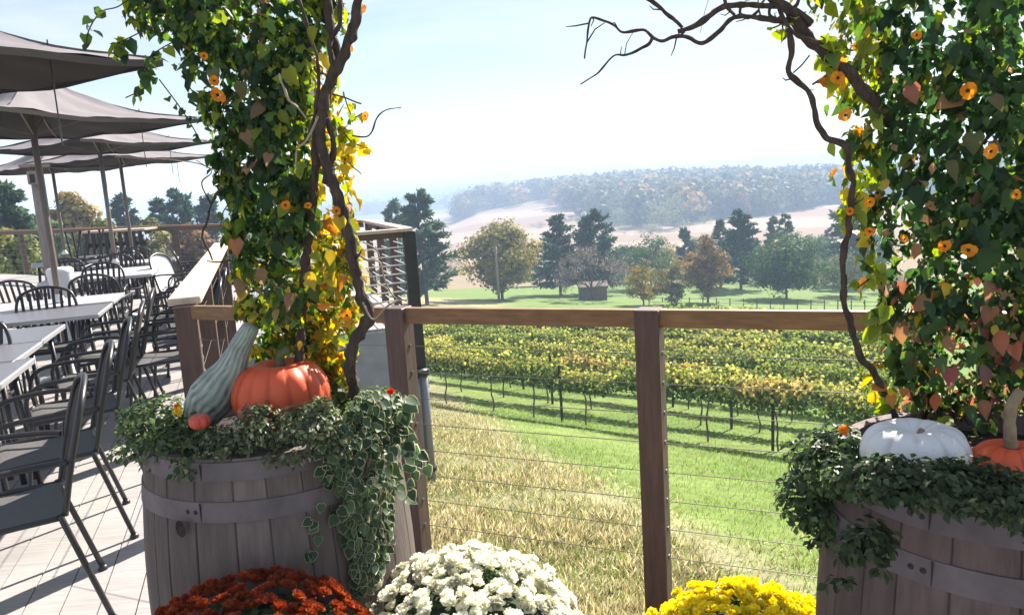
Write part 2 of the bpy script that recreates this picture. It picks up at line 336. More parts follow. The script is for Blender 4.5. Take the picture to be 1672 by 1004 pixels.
def build_ground():
    az = np.concatenate([np.arange(-180, -52, 4), np.arange(-52, 52, .4), np.arange(52, 180, 4)])*PI/180
    rr = [.6]
    while rr[-1] < 6400: rr.append(rr[-1]*1.032+.02)
    rr = np.array(rr); A, Rr = np.meshgrid(az, rr); X = Rr*np.sin(A); Y = Rr*np.cos(A); Z = height(X, Y)
    nz = np.array([noise.noise(Vector((x*.35, y*.35, 0))) for x, y in zip(X.ravel(), Y.ravel())]).reshape(X.shape)
    nb = np.array([noise.noise(Vector((x*.02, y*.02, 3))) for x, y in zip(X.ravel(), Y.ravel())]).reshape(X.shape)
    D = Rr; u = NU[0]*X+NU[1]*Y; t = X/np.maximum(Y, 1e-3)
    Z = Z+np.where(D < 40, .05*nz, 0)+np.where(D > 140, 1.2*nb, 0)
    dry = smooth(-.5, .7, dryside(X, Y)+.8*nz+.5*nb)
    green = np.array((.105, .165, .038)); greeny = np.array((.15, .20, .055)); straw = np.array((.20, .19, .10)); soil = np.array((.36, .30, .21))
    g = green[None, None]+(greeny-green)[None, None]*np.clip(.5+nz*.9, 0, 1)[..., None]
    path = np.exp(-((dryside(X, Y)-.1-.5*nz)/.55)**2)*np.clip(.4+1.3*nb+.8*nz, 0, .8)
    c = g*(1-path[..., None])+soil*path[..., None]
    c = c*(1-dry[..., None])+straw*dry[..., None]
    lawn = np.array((.135, .195, .055)); tan = np.array((.40, .33, .20))
    w = smooth(52, 60, u)[..., None]; c = c*(1-w)+(lawn+.04*nz[..., None]*lawn)*w
    # a tan mown strip at the near left of the far lawn, then dry fields
    s = (np.exp(-((u-56)/4.)**2)*smooth(.02, -.06, t))[..., None]; c = c*(1-s)+tan*s
    f1 = np.array((.235, .165, .125)); f2 = np.array((.31, .23, .18)); wood = np.array((.06, .08, .04)); fg = np.array((.24, .18, .11))
    w = smooth(106, 118, D)[..., None]; field = np.where((np.sin(D*.055+t*3) > .1)[..., None], f1, f2)
    field = np.where(((D < 190))[..., None], fg, field); c = c*(1-w)+field*w
    low = np.interp(t, [-.06, 0, .08, .12, .2, .3, .42], [470, 500, 540, 310, 310, 320, 400])
    wd = (smooth(0, 12, D-low)*smooth(-.075, -.06, t))[..., None]; c = c*(1-wd)+wood*wd
    w = smooth(650, 800, D)[..., None]; c = c*(1-w)+np.array((.10, .12, .07))*w
    n, m = X.shape; V = np.stack([X, Y, Z], -1).reshape(-1, 3)
    F = [(i*m+j, (i+1)*m+j, (i+1)*m+(j+1) % m, i*m+(j+1) % m) for i in range(n-1) for j in range(m)]
    F.append(tuple(range(m)))
    me = bpy.data.meshes.new('ground'); me.from_pydata(V.tolist(), [], F)
    at = me.attributes.new('col', 'FLOAT_COLOR', 'POINT'); at.data.foreach_set('color', np.hstack([c.reshape(-1, 3), np.ones((n*m, 1))]).astype(np.float32).ravel())
    me.polygons.foreach_set('use_smooth', [True]*len(me.polygons))
    gm = mat('ground_cover', attr=True, rough=.95, spec=.1, noise_s=2.2, noise_a=.35, bump=(7, .7, .06))
    me.materials.append(gm); o = bpy.data.objects.new('ground', me); C.objects.link(o); tag(o, kind='structure')
build_ground()

# ------------------------------------------------------------------ deck
AD = np.array((-.3056, .9522)); BD = np.array((.9522, .3056))
p0, p1, p2 = np.array((-1.57, 3.80)), np.array((-.48, 3.31)), np.array((.50, 2.88))
RD = (p2-p0)/np.linalg.norm(p2-p0); p3 = p2+RD*1.1; p4 = p2+RD*2.2
CC = np.array((-2.99, 8.35)); EE = CC+BD*1.98; FP = EE+AD*3.15; FQ = np.array((-5.74, 15.05)); FR = np.array((-12.2, 19.8)); FS = np.array((-17., 23.3))
p0d, p4d = p0-.42*np.array((-RD[1], RD[0])), p4-.42*np.array((-RD[1], RD[0]))
deck_poly_ = [(-19, 20.5), (-19, -2.5), (4.4, -2.5), tuple(p4+RD*1.5), tuple(p0), tuple(CC), tuple(EE), tuple(FP), tuple(FQ), tuple(FS)]
def clip_strip(poly, n, lo, hi):
    for (nn, dd) in ((n, hi), (-n, -lo)):
        out = []
        for i in range(len(poly)):
            a, b = np.array(poly[i]), np.array(poly[(i+1) % len(poly)]); da, db = a@nn-dd, b@nn-dd
            if da <= 0: out.append(a)
            if (da < 0) != (db < 0): out.append(a+(b-a)*(da/(da-db)))
        poly = out
        if len(poly) < 3: return []
    return poly
dpA = [(-19, 20.5), (-19, -2.5), (4.4, -2.5), tuple(p4+RD*1.5), tuple(p0)]
dm = MB(); W = .1445; grad = rnd
# two convex-ish pieces so that strips clip cleanly
_A = np.array([[RD[0], AD[0]], [RD[1], AD[1]]]); _t = np.linalg.solve(_A, CC-p0d); p0d = p0d+RD*_t[0]      # deck corner on the side rail's line
_q = p0d-AD*((p0d[1]+2.5)/AD[1])
pieces = [[(-19, -2.5), tuple(_q), tuple(CC), tuple(CC-BD*17)],
          [tuple(CC-BD*17), tuple(EE), tuple(FP), tuple(FQ), tuple(FS)]]
pieces.append([tuple(_q), (6.5, -2.5), tuple(p4d+RD*1.5), tuple(p0d)])
for poly in pieces:
    for k in range(int(-22/W), int(8/W)):
        q = clip_strip(poly, BD, k*W+.003, (k+1)*W-.003)
        if len(q) < 3: continue
        s_ = 1+.11*rnd.uniform(-1, 1); col = (.36*s_, .335*s_*(1+.02*rnd.uniform(-1, 1)), .33*s_)
        n = len(q); vs = [(a[0], a[1], 0) for a in q]+[(a[0], a[1], -.03) for a in q]
        dm.add(vs, [tuple(range(n))]+[(i, i+n, (i+1) % n+n, (i+1) % n) for i in range(n)], col)
tag(dm.build('deck_floor', M['deck'], col=True), kind='structure')
sub = MB()
def fascia(a, b, z0, z1, th=.03, off=0):
    a, b = np.array(a), np.array(b); d = (b-a)/np.linalg.norm(b-a); n = np.array((d[1], -d[0])); c = (a+b)/2+n*off
    sub.box((c[0], c[1], (z0+z1)/2), (np.linalg.norm(b-a), th, z1-z0), (d[0], d[1], 0), (n[0], n[1], 0))
for a, b in ((p4d+RD*1.5, p0d), (p0d, CC)): fascia(a, b, -.27, -.031, off=-.02)
sub.build('deck_fascia', M['post'])['kind'] = 'structure'
sub = MB(); fascia(CC, EE, -1.55, -.031, off=.02); fascia(EE, FP, -1.3, -.031, off=.02); fascia(FP, FS, -1.2, -.031, off=.02)
tag(sub.build('deck_skirting', M['skirt']), kind='structure')
sj = MB()
for t in np.arange(-20, 6, .8):
    pass

# ------------------------------------------------------------------ railings
def railing(name, pts, label, posts, top=1.067, capw=None, railh=.065, n_cab=8, pw=.09, base=-.25, cabr=.0035, capmat='cap', cabm='cable', topcap=True, postm='post', cable_lo=.1, fit=False):
    pts = [np.array(p, float) for p in pts]; root = empty(name, (*((pts[0]+pts[-1])/2), 0)); tag(root, label, 'railing')
    ds = [(pts[i+1]-pts[i])/np.linalg.norm(pts[i+1]-pts[i]) for i in range(len(pts)-1)]
    for (q, d) in posts:
        q = np.array(q); n = np.array((-d[1], d[0]))
        m = MB(); m.box((q[0], q[1], (top-.004+base)/2), (pw, pw, top-.004-base), (d[0], d[1], 0), (n[0], n[1], 0), bev=.004); po = m.build('post', M[postm], root)
        if n_cab:
            for k in range(n_cab if fit else 0):
                z = cable_lo+(top-.17-cable_lo)*k/(n_cab-1); c = q+d*(pw/2+.001)
                h = MB(); h.box((c[0], c[1], z), (.006, .014, .014), (d[0], d[1], 0), (n[0], n[1], 0)); h.build('cable_fitting', M['cable'], po)
    for i, d in enumerate(ds):
        a, b = pts[i], pts[i+1]; n = np.array((-d[1], d[0])); Ln = np.linalg.norm(b-a); c = (a+b)/2
        if capw:
            m = MB(); m.box((c[0], c[1], top+.016), (Ln+.06, capw, .036), (d[0], d[1], 0), (n[0], n[1], 0), bev=.004); m.build('cap_rail', M[capmat], root)
        m = MB()
        if railh: 
            m.box((c[0], c[1], top-.006-railh/2), (Ln, .038, railh), (d[0], d[1], 0), (n[0], n[1], 0), bev=.003); m.build('top_rail', M['rail'] if not capw else M['post'], root)
        for k in range(n_cab):
            z = cable_lo+(top-.17-cable_lo)*k/(n_cab-1); m = MB(); sag = .004
            m.tube([(a[0]+(b[0]-a[0])*t, a[1]+(b[1]-a[1])*t, z-sag*4*t*(1-t)) for t in (0, .25, .5, .75, 1)], cabr, 6); m.build('cable', M[cabm], root)
    return root
NR = np.array((-RD[1], RD[0]))
railing('deck_railing', [p0, p1], 'short brown railing behind the left barrel, between the two nearest posts', [], base=-1.15, n_cab=3, cabr=.0016, cable_lo=.3)
railing('deck_railing', [p1, p4+RD*1.1], 'brown stained cable railing across the open view between the two barrels', [(p1, RD), (p2, RD), (p3, RD), (p4, RD)], base=-1.15, n_cab=8, fit=True, cabr=.0016)
pts_side = [p0+AD*.02, CC]
railing('deck_railing', pts_side, 'brown railing running away from the left barrel with a pale sunlit cap board', [(p0, AD), (p0+AD*1.6, AD), (p0+AD*3.2, AD), (CC, AD)], capw=.15, base=-.3, n_cab=4, pw=.1, cabr=.0018)
railing('deck_railing', [CC+BD*.1, EE], 'short railing of the deck wing with a sunlit cap beside the tall dark post', [(EE, BD), (CC+BD*1.0, BD)], capw=.15, base=-.62, n_cab=9, pw=.13, cabr=.008, postm='dark_iron', cabm='white_plastic_lit_cable')  # cables coloured white to show them as sunlit
railing('deck_railing', [EE+AD*.12, FP], 'railing at the far right side of the deck wing, behind the sunlit cap', [(EE+AD*1.1, AD), (EE+AD*2.1, AD), (FP, AD)], capw=.14, base=-.3, n_cab=8, cabr=.007, cabm='white_plastic_lit_cable')  # white colour stands for sun on the steel cables
d3 = (FQ-FP)/np.linalg.norm(FQ-FP)
railing('deck_railing', [FP+d3*.12, FQ, FS], 'thin dark far railing along the back edge of the deck, in front of the trees', [(FP+d3*t, d3) for t in (1.9, 3.8, 5.8, 7.8, 9.8, 11.8, 13.8)], capw=.1, base=-.3, n_cab=7, pw=.1, capmat='rail')
# downpipe below the wing's corner
pp = empty('downpipe', (EE[0]+.05, EE[1]-.12, -1.9)); tag(pp, 'grey metal pipe standing on the bank under the dark corner post', 'pipe')
m = MB(); m.tube([(EE[0]+.05, EE[1]-.12, z) for z in (-2.1, -1.2, -.5)], .05, 12); m.build('pipe', M['pipe'], pp, smooth=True)
m = MB(); m.lathe([(.05, 0), (.075, 0), (.075, .06), (.05, .06)], 12, (EE[0]+.05, EE[1]-.12, -.56)); m.build('collar', M['dark_iron'], pp)
m = MB(); m.lathe([(.05, 0), (.07, 0), (.07, .05), (.05, .05)], 12, (EE[0]+.05, EE[1]-.12, -1.7)); m.build('collar', M['dark_iron'], pp)

# ------------------------------------------------------------------ barrels
def barrel(loc, hgt, r0, r1, label, m_body, base, var, seam, rv_deg):
    root = empty('wine_barrel', loc); tag(root, label, 'barrel'); ns = 26; sub_ = 6; n = ns*sub_
    prof = lambda z: r0+(r1-r0)*math.sin(PI*min(max(z/hgt, 0), 1))**.9
    mb = MB(); zs = [hgt*i/26 for i in range(27)]; cols = [tuple(np.array(base)*(1+var*rnd.uniform(-1, 1))) for _ in range(ns)]
    widths = np.cumsum([0]+[rnd.uniform(.7, 1.3) for _ in range(ns)]); widths = widths/widths[-1]*2*PI
    vs = []; cs = []
    for z in zs:
        for k in range(ns):
            for j in range(sub_):
                t = (0, .035, .3, .7, .965, 1)[j]; th = widths[k]+(widths[k+1]-widths[k])*t+seam
                r = prof(z)-(.0025 if j in (0, sub_-1) else 0)+.0015*math.sin(k*7.1)
                vs.append((loc[0]+r*math.cos(th), loc[1]+r*math.sin(th), loc[2]+z)); cs.append(cols[k] if j not in (0, sub_-1) else tuple(np.array(cols[k])*.55))
    fs = [(i*n+k, i*n+(k+1) % n, (i+1)*n+(k+1) % n, (i+1)*n+k) for i in range(len(zs)-1) for k in range(n)]
    mb.v = vs; mb.f = fs; mb.c = cs
    # thick rim and inside
    rim = MB(); rim.lathe([(prof(hgt)-.001, hgt-.001), (prof(hgt)-.03, hgt), (prof(hgt)-.032, hgt-.07)], 60, loc, col=cols[3]); mb.add(rim.v, rim.f, cols[3])
    so = mb.build('staves', M[m_body], root, col=True, smooth=False)
    m = MB(); m.lathe([(.001, hgt-.035), (.1, hgt-.03), (prof(hgt)-.028, hgt-.045)], 40, loc); m.build('soil', M['soil'], root)
    for (za, zb) in ((hgt-.052, hgt-.006), (hgt-.150, hgt-.100), (.10, .15), (.005, .05)):
        h = MB(); h.lathe([(prof(za)+.0005, za), (prof(za)+.0035, za+.001), (prof(zb)+.0035, zb-.001), (prof(zb)+.0005, zb)], 120, loc)
        ho = h.build('hoop', M['hoop'], root)
        th0 = math.radians(rv_deg)+rnd.uniform(-.03, .03)
        rv = MB(); zc = (za+zb)/2; R_ = prof(zc)
        for dth in (-.045, -.11):
            a = th0+dth; d = np.array((math.cos(a), math.sin(a), 0)); cpt = np.array(loc)+d*(R_+.0035)+np.array((0, 0, zc))
            t = np.array((-d[1], d[0], 0)); ring = [cpt+(t*math.cos(q)+np.array((0, 0, 1))*math.sin(q))*.0065 for q in np.linspace(0, 2*PI, 9)[:-1]]
            rv.add(ring+[cpt+d*.004], [(i, (i+1) % 8, 8) for i in range(8)]); rv.build('rivet', M['dark_iron'], ho); rv = MB()
        a = th0; d = np.array((math.cos(a), math.sin(a), 0)); t = np.array((-d[1], d[0], 0))
        cpt = np.array(loc)+d*(R_+.0045)+np.array((0, 0, zc)); rv.box(cpt, (.002, .004, zb-za-.004), t, d)
        rv.build('hoop_seam', M['dark_iron'], ho)
    return root, prof
B1 = (-.69, 2.15, 0.); B2 = (.985, 1.545, 0.)
b1, prof1 = barrel(B1, .945, .325, .365, 'weathered grey oak wine barrel planter beside the tables, orange pumpkin on top', 'barrel', (.125, .098, .09), .38, 1.56, -105)
b2, prof2 = barrel(B2, .945, .325, .365, 'wine-stained oak barrel planter at the right edge, white pumpkin on top', 'barrel2', (.115, .078, .076), .38, 1.3, -141)
h = MB(); 
def cyl_hit(px, py, B, R):                # where a ray meets an upright cylinder
    d = ray(px, py); o = CAM-np.array(B); a = d[0]**2+d[1]**2; b = o[0]*d[0]+o[1]*d[1]; c = o[0]**2+o[1]**2-R*R; disc = b*b-a*c
    t = (-b-math.sqrt(disc))/a if disc > 0 else -b/a
    return CAM+d*t
q = cyl_hit(297, 862, B1, .363); nn = q-np.array(B1); nn[2] = 0; nn /= np.linalg.norm(nn); tt = np.array((-nn[1], nn[0], 0))
h.add([q+nn*.004]+[q+nn*.004+(tt*math.cos(a)*.016+np.array((0, 0, 1))*math.sin(a)*.022) for a in np.linspace(0, 2*PI, 17)[:-1]], [(0, i+1, (i+1) % 16+1) for i in range(16)])
h.build('bung_hole', M['soil'], b1)

# ------------------------------------------------------------------ pumpkins and gourds
def pumpkin(name, loc, R, H, ribs, mt, label, dip=.16, tilt=(0, 0), depth=.06):
    root = empty(name, loc); tag(root, label, 'pumpkin'); mb = MB(); nu, nv = ribs*8, 26; vs, cs = [], []
    for j in range(nv+1):
        ph = PI*j/nv; 
        for i in range(nu):
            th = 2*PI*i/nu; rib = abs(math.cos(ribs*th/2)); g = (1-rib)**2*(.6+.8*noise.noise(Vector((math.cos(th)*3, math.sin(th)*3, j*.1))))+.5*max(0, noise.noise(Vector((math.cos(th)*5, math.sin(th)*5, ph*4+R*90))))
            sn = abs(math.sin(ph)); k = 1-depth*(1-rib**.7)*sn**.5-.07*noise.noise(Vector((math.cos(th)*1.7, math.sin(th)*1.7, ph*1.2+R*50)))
            r = R*sn**.8*k; z = H*(.5-.5*math.cos(ph)) ; z = H/2-H/2*math.copysign(abs(math.cos(ph))**.9, math.cos(ph))
            dd = math.exp(-(r/(R*.33))**2)*H*dip; z += dd if ph < PI/2 else -dd
            vs.append((loc[0]+r*math.cos(th)+tilt[0]*z, loc[1]+r*math.sin(th)+tilt[1]*z, loc[2]+z)); cs.append((g, j/nv, 0))
    fs = [(j*nu+i, j*nu+(i+1) % nu, (j+1)*nu+(i+1) % nu, (j+1)*nu+i) for j in range(nv) for i in range(nu)]
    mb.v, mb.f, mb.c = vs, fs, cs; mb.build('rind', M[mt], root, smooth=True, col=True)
    return root
def px_pumpkin(px, pytop, pybot, Y, halfw): 
    a = P(px, pytop, Y); b = P(px, pybot, Y); return a, b
a, b = P(467, 592, 2.02), P(467, 700, 2.02)
Rp = 78*2.02/1300*1.02
op = pumpkin('pumpkin', (b[0], b[1], b[2]), Rp, a[2]-b[2]+.012, 14, 'pumpkin', 'orange ribbed pumpkin with short dark stem on the left barrel, beside the striped gourd')
m = MB(); tp = np.array((b[0], b[1], a[2]-.018)); m.tube(smoothp([tp, tp+(0.004, 0, .025), tp+(.012, -.004, .045), tp+(.034, -.006, .056)], 4), [.017, .015, .0135, .013, .012, .012, .012, .0115, .011, .011, .011, .012, .012], 9, rough=.4); m.build('stem', M['stem_g'], op, smooth=True)
a, b = P(1492, 697, 1.43), P(1492, 783, 1.43)
wp = pumpkin('pumpkin', (b[0], b[1], b[2]), 89*1.43/1300, a[2]-b[2]+.008, 11, 'white_pumpkin', 'squat pale white pumpkin on the right barrel', dip=.2)
m = MB(); tp = np.array((b[0]+.012, b[1], a[2]-.022)); m.tube(smoothp([tp, tp+(0, .0, .008), tp+(.004, .004, .013)], 4), [.010, .009, .008, .008, .007, .007, .007, .007, .007], 8, rough=.4); m.build('stem', M['stem_t'], wp, smooth=True)
a, b = P(1650, 722, 1.36), P(1650, 800, 1.36)
o2 = pumpkin('pumpkin', (b[0], b[1], b[2]), 66*1.36/1300, a[2]-b[2], 12, 'pumpkin', 'orange pumpkin with a long curved tan stem, at the right edge beside the white pumpkin')
m = MB(); tp = np.array((b[0], b[1], a[2]-.012)); sp_ = [tp, P(1648, 690, 1.36), P(1652, 660, 1.36), P(1668, 638, 1.36)]; m.tube(smoothp(sp_, 5), list(np.linspace(.0115, .0085, 16)), 9, rough=.35); m.build('stem', M['stem_t'], o2, smooth=True)
# long necked gourd
gp = smoothp([P(318, 690, 2.0), P(335, 665, 2.0), P(352, 640, 2.0), P(372, 610, 2.0), P(387, 580, 2.0), P(398, 555, 2.0), P(412, 530, 2.0)], 7)
n_ = len(gp); px2m = 2.0/1300
rad = np.interp(np.linspace(0, 1, n_), [0, .04, .12, .28, .42, .55, .7, .85, .97, 1], np.array([2, 20, 33, 39, 34, 25, 19, 16.5, 14, 7])*px2m)
gr = empty('swan_gourd', gp[5]); tag(gr, 'long-necked green and white striped gourd leaning over the left barrel, beside the orange pumpkin', 'gourd')
mb = MB(); mb.tube(gp, list(rad), 128); nst = 128
mb.c = [((1 if (k*9//80) % 2 else 0)*.55+.45*abs(math.sin(k*9/40*PI)), 0, 0) for i in range(n_) for k in range(nst)]
gs = []
for i in range(n_):
    for k in range(nst): gs.append((.5-(.1+.6*abs(noise.noise(Vector((i*.25, k*.16, 8)))))*math.cos(2*PI*k/nst*17+3*noise.noise(Vector((i*.15, 0, 4)))+1.6*noise.noise(Vector((i*.4, k*.2, 1)))), i/n_, 0))
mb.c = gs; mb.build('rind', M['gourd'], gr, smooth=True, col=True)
a = P(326, 688, 1.86); rsq = pumpkin('mini_squash', (a[0], a[1], a[2]-.018), .026, .036, 8, 'red_squash', 'small red squash tucked in the leaves below the striped gourd', dip=.1)
rsq['category'] = 'squash'
a = P(402, 668, 1.9); rsq = pumpkin('mini_squash', (a[0], a[1], a[2]-.03), .022, .04, 8, 'red_squash', 'small dark red squash between the gourd and the orange pumpkin', dip=.1)
rsq['category'] = 'squash'

# ------------------------------------------------------------------ potted chrysanthemums
def blossom_mesh(name, pal, mt, k):
    lb = LB(); n = 64; i = np.arange(n)+.5; ph = np.arccos(1-1.25*i/n); th = PI*(1+5**.5)*i+k
    d = np.stack([np.sin(ph)*np.cos(th), np.sin(ph)*np.sin(th), np.cos(ph)], 1); d += .14*rs.normal(size=(n, 3)); d /= np.linalg.norm(d, axis=1, keepdims=True)
    nr = np.cross(d, np.cross(np.array((0, 0, 1.))[None].repeat(n, 0)+.01, d)); nr = np.array((0, 0, 1.))[None]*.7-d*.6+.3*unit(n)+1e-3
    sz = (.62+.38*np.sin(ph))*(.9+.25*rs.rand(n))
    lb.leaves(d*.12, nr, d, sz*.95, pick(pal, n, jit=.12), PETAL)
    o = lb.build(name, M[mt], None); C.objects.unlink(o); me = o.data; bpy.data.objects.remove(o); return me
PETAL = (np.array([(0, 0, 0), (-.17, .4, .06), (-.13, .85, .1), (.13, .85, .1), (.17, .4, .06)], float), np.array([(0, 1, 2), (0, 2, 3), (0, 3, 4)]), np.zeros(5))
def mum(label, pos, R, top, Hd, pal, bs, n, cover=.98):
    root = empty('potted_chrysanthemum', (pos[0], pos[1], 0)); tag(root, label, 'potted flowers')
    m = MB(); pz = top-Hd; m.lathe([(.001, 0), (R*.5, 0), (R*.62, pz*.92), (R*.66, pz*.92), (R*.66, pz), (R*.6, pz), (R*.58, pz-.03), (.001, pz-.03)], 32, (pos[0], pos[1], 0)); m.build('pot', M['pot'], root, smooth=False)
    # foliage under the flowers
    lb = LB(); q = unit(1500); q[:, 2] = np.abs(q[:, 2]); pp_ = np.array((pos[0], pos[1], pz-.02))+q*np.array((R, R, Hd))*(.82+.1*rs.rand(1500, 1))
    lb.leaves(pp_, q+.5*unit(1500), unit(1500)+np.array((0, 0, -.4)), .02+.02*rs.rand(1500), pick([(.03, .06, .02), (.05, .09, .03)], 1500), SMALL)
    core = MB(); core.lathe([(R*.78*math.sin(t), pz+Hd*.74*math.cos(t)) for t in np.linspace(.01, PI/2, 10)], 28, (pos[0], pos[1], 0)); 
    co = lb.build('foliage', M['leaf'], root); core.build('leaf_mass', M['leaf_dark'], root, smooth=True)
    meshes = [blossom_mesh('blossom', np.array(pal)*(.72, .88, 1, 1.06, .95)[k], 'petal', k*1.3) for k in range(5)]; items = []
    i = np.arange(n)+.5; ph = np.arccos(1-1.02*i/n); th = PI*(1+5**.5)*i
    for a_, t_ in zip(ph, th):
        a_ += rnd.gauss(0, .045); t_ += rnd.gauss(0, .1)
        d = np.array((math.sin(a_)*math.cos(t_), math.sin(a_)*math.sin(t_), math.cos(a_)))
        k = .93+.10*rnd.random()+.05*noise.noise(Vector(d*3))
        w = np.array((pos[0], pos[1], pz))+d*np.array((R, R, Hd))*k; nr = d/np.array((R, R, Hd)); nr /= np.linalg.norm(nr)
        vis = np.dot(nr, (CAM-w)/np.linalg.norm(CAM-w)); items.append((vis, w, nr))
    items.sort(key=lambda t: -t[0]); rest_v = LB()
    for j, (vis, w, nr) in enumerate(items):
        if rnd.random() > cover: continue
        z = Vector(nr+np.array([rnd.gauss(0, .18) for _ in range(3)])).normalized(); rot = z.to_track_quat('Z', 'Y').to_matrix() @ Matrix.Rotation(rnd.random()*6.28, 3, 'Z'); sc = bs*rnd.uniform(.78, 1.18)
        me = meshes[j % 5]
        if j < 100:
            o = bpy.data.objects.new('blossom', me); C.objects.link(o); o.parent = root; off = woff(root)
            o.matrix_local = Matrix.Translation(Vector(w-off)) @ (rot.to_4x4()) @ Matrix.Scale(sc, 4)
        else:
            co_ = np.empty(len(me.vertices)*3, np.float32); me.vertices.foreach_get('co', co_); co_ = co_.reshape(-1, 3)@np.array(rot).T*sc+w
            cc = np.empty(len(me.vertices)*4, np.float32); me.attributes['col'].data.foreach_get('color', cc); tr = np.empty(len(me.polygons)*3, np.int32); me.polygons.foreach_get('vertices', tr)
            rest_v.V.append(co_); rest_v.T.append(tr.reshape(-1, 3)+rest_v.n); rest_v.Cc.append(cc.reshape(-1, 4)[:, :3]); rest_v.n += len(co_)
    tag(rest_v.build('blossoms', M['petal'], root), kind='stuff')
    return root
def mum_at(label, px0, px1, pytop, Y, Hd, pal, bs, n, k=1.0, **kw):
    c = P((px0+px1)/2, pytop, Y); R = (px1-px0)/2*Y/1300*k; return mum(label, (c[0], c[1]), R, c[2], Hd, pal, bs, n, **kw)
mum_at('rust orange potted chrysanthemum in front of the left barrel', 158, 632, 968, 1.62, .25, [(.33, .062, .024), (.26, .045, .018), (.38, .09, .03), (.22, .045, .022)], .0195, 620)
mum_at('creamy white potted chrysanthemum between the rust and the yellow one', 538, 962, 922, 1.93, .27, [(.80, .79, .68), (.76, .74, .58), (.82, .80, .74)], .0245, 620, cover=1.1)
mum_at('bright yellow potted chrysanthemum beside the right barrel', 1012, 1420, 982, 2.0, .27, [(.88, .76, .03), (.85, .66, .02), (.88, .80, .08)], .027, 520, cover=1.1)

# ------------------------------------------------------------------ climbing vines on the two barrels
DG, MG, LG, YG, YE, OR, TN, PK = (.022, .055, .02), (.045, .095, .025), (.085, .15, .03), (.22, .27, .035), (.52, .38, .04), (.50, .19, .04), (.27, .17, .095), (.36, .14, .10)
def outline(tab, y):
    t = np.array(tab, float); return np.interp(y, t[:, 0], t[:, 1]), np.interp(y, t[:, 0], t[:, 2])
def flower(px, py, Y, dpx, parent, turn=0):
    c = P(px, py, Y); f = CAM-c; f /= np.linalg.norm(f); f = f+np.array((rnd.uniform(-.8, .8), 0, rnd.uniform(-.3, .6))); f /= np.linalg.norm(f)
    R = dpx*.37*Y/1300; lb = LB(); n = 5; th = np.arange(n)*2*PI/n+turn; a = np.cross(f, (0, 0, 1)); a /= np.linalg.norm(a); b = np.cross(a, f)
    d = np.cos(th)[:, None]*a+np.sin(th)[:, None]*b
    lb.leaves(c+d*R*.12, np.tile(f, (n, 1))-.25*d+.22*unit(n), d, R*rs.uniform(.8, 1.05, n), pick([(.66, .24, .012), (.60, .18, .01)], n, jit=.08), (np.array([(0, 0, 0), (-.42, .38, .03), (-.62, .72, -.02), (0, .98, -.05), (.60, .76, -.02), (.42, .38, .03)], float), np.array([(0, 1, 2), (0, 2, 3), (0, 3, 4), (0, 4, 5)]), np.zeros(6)))
    o = lb.build('flower', M['petal'], parent)
    m = MB(); ring = [c+f*.002+(a*math.cos(t)+b*math.sin(t))*R*.24 for t in np.linspace(0, 2*PI, 9)[:-1]]; m.add(ring+[c+f*.006], [(i, (i+1) % 8, 8) for i in range(8)]); m.build('flower_eye', M['soil'], o)
    # two sepals behind
    return o
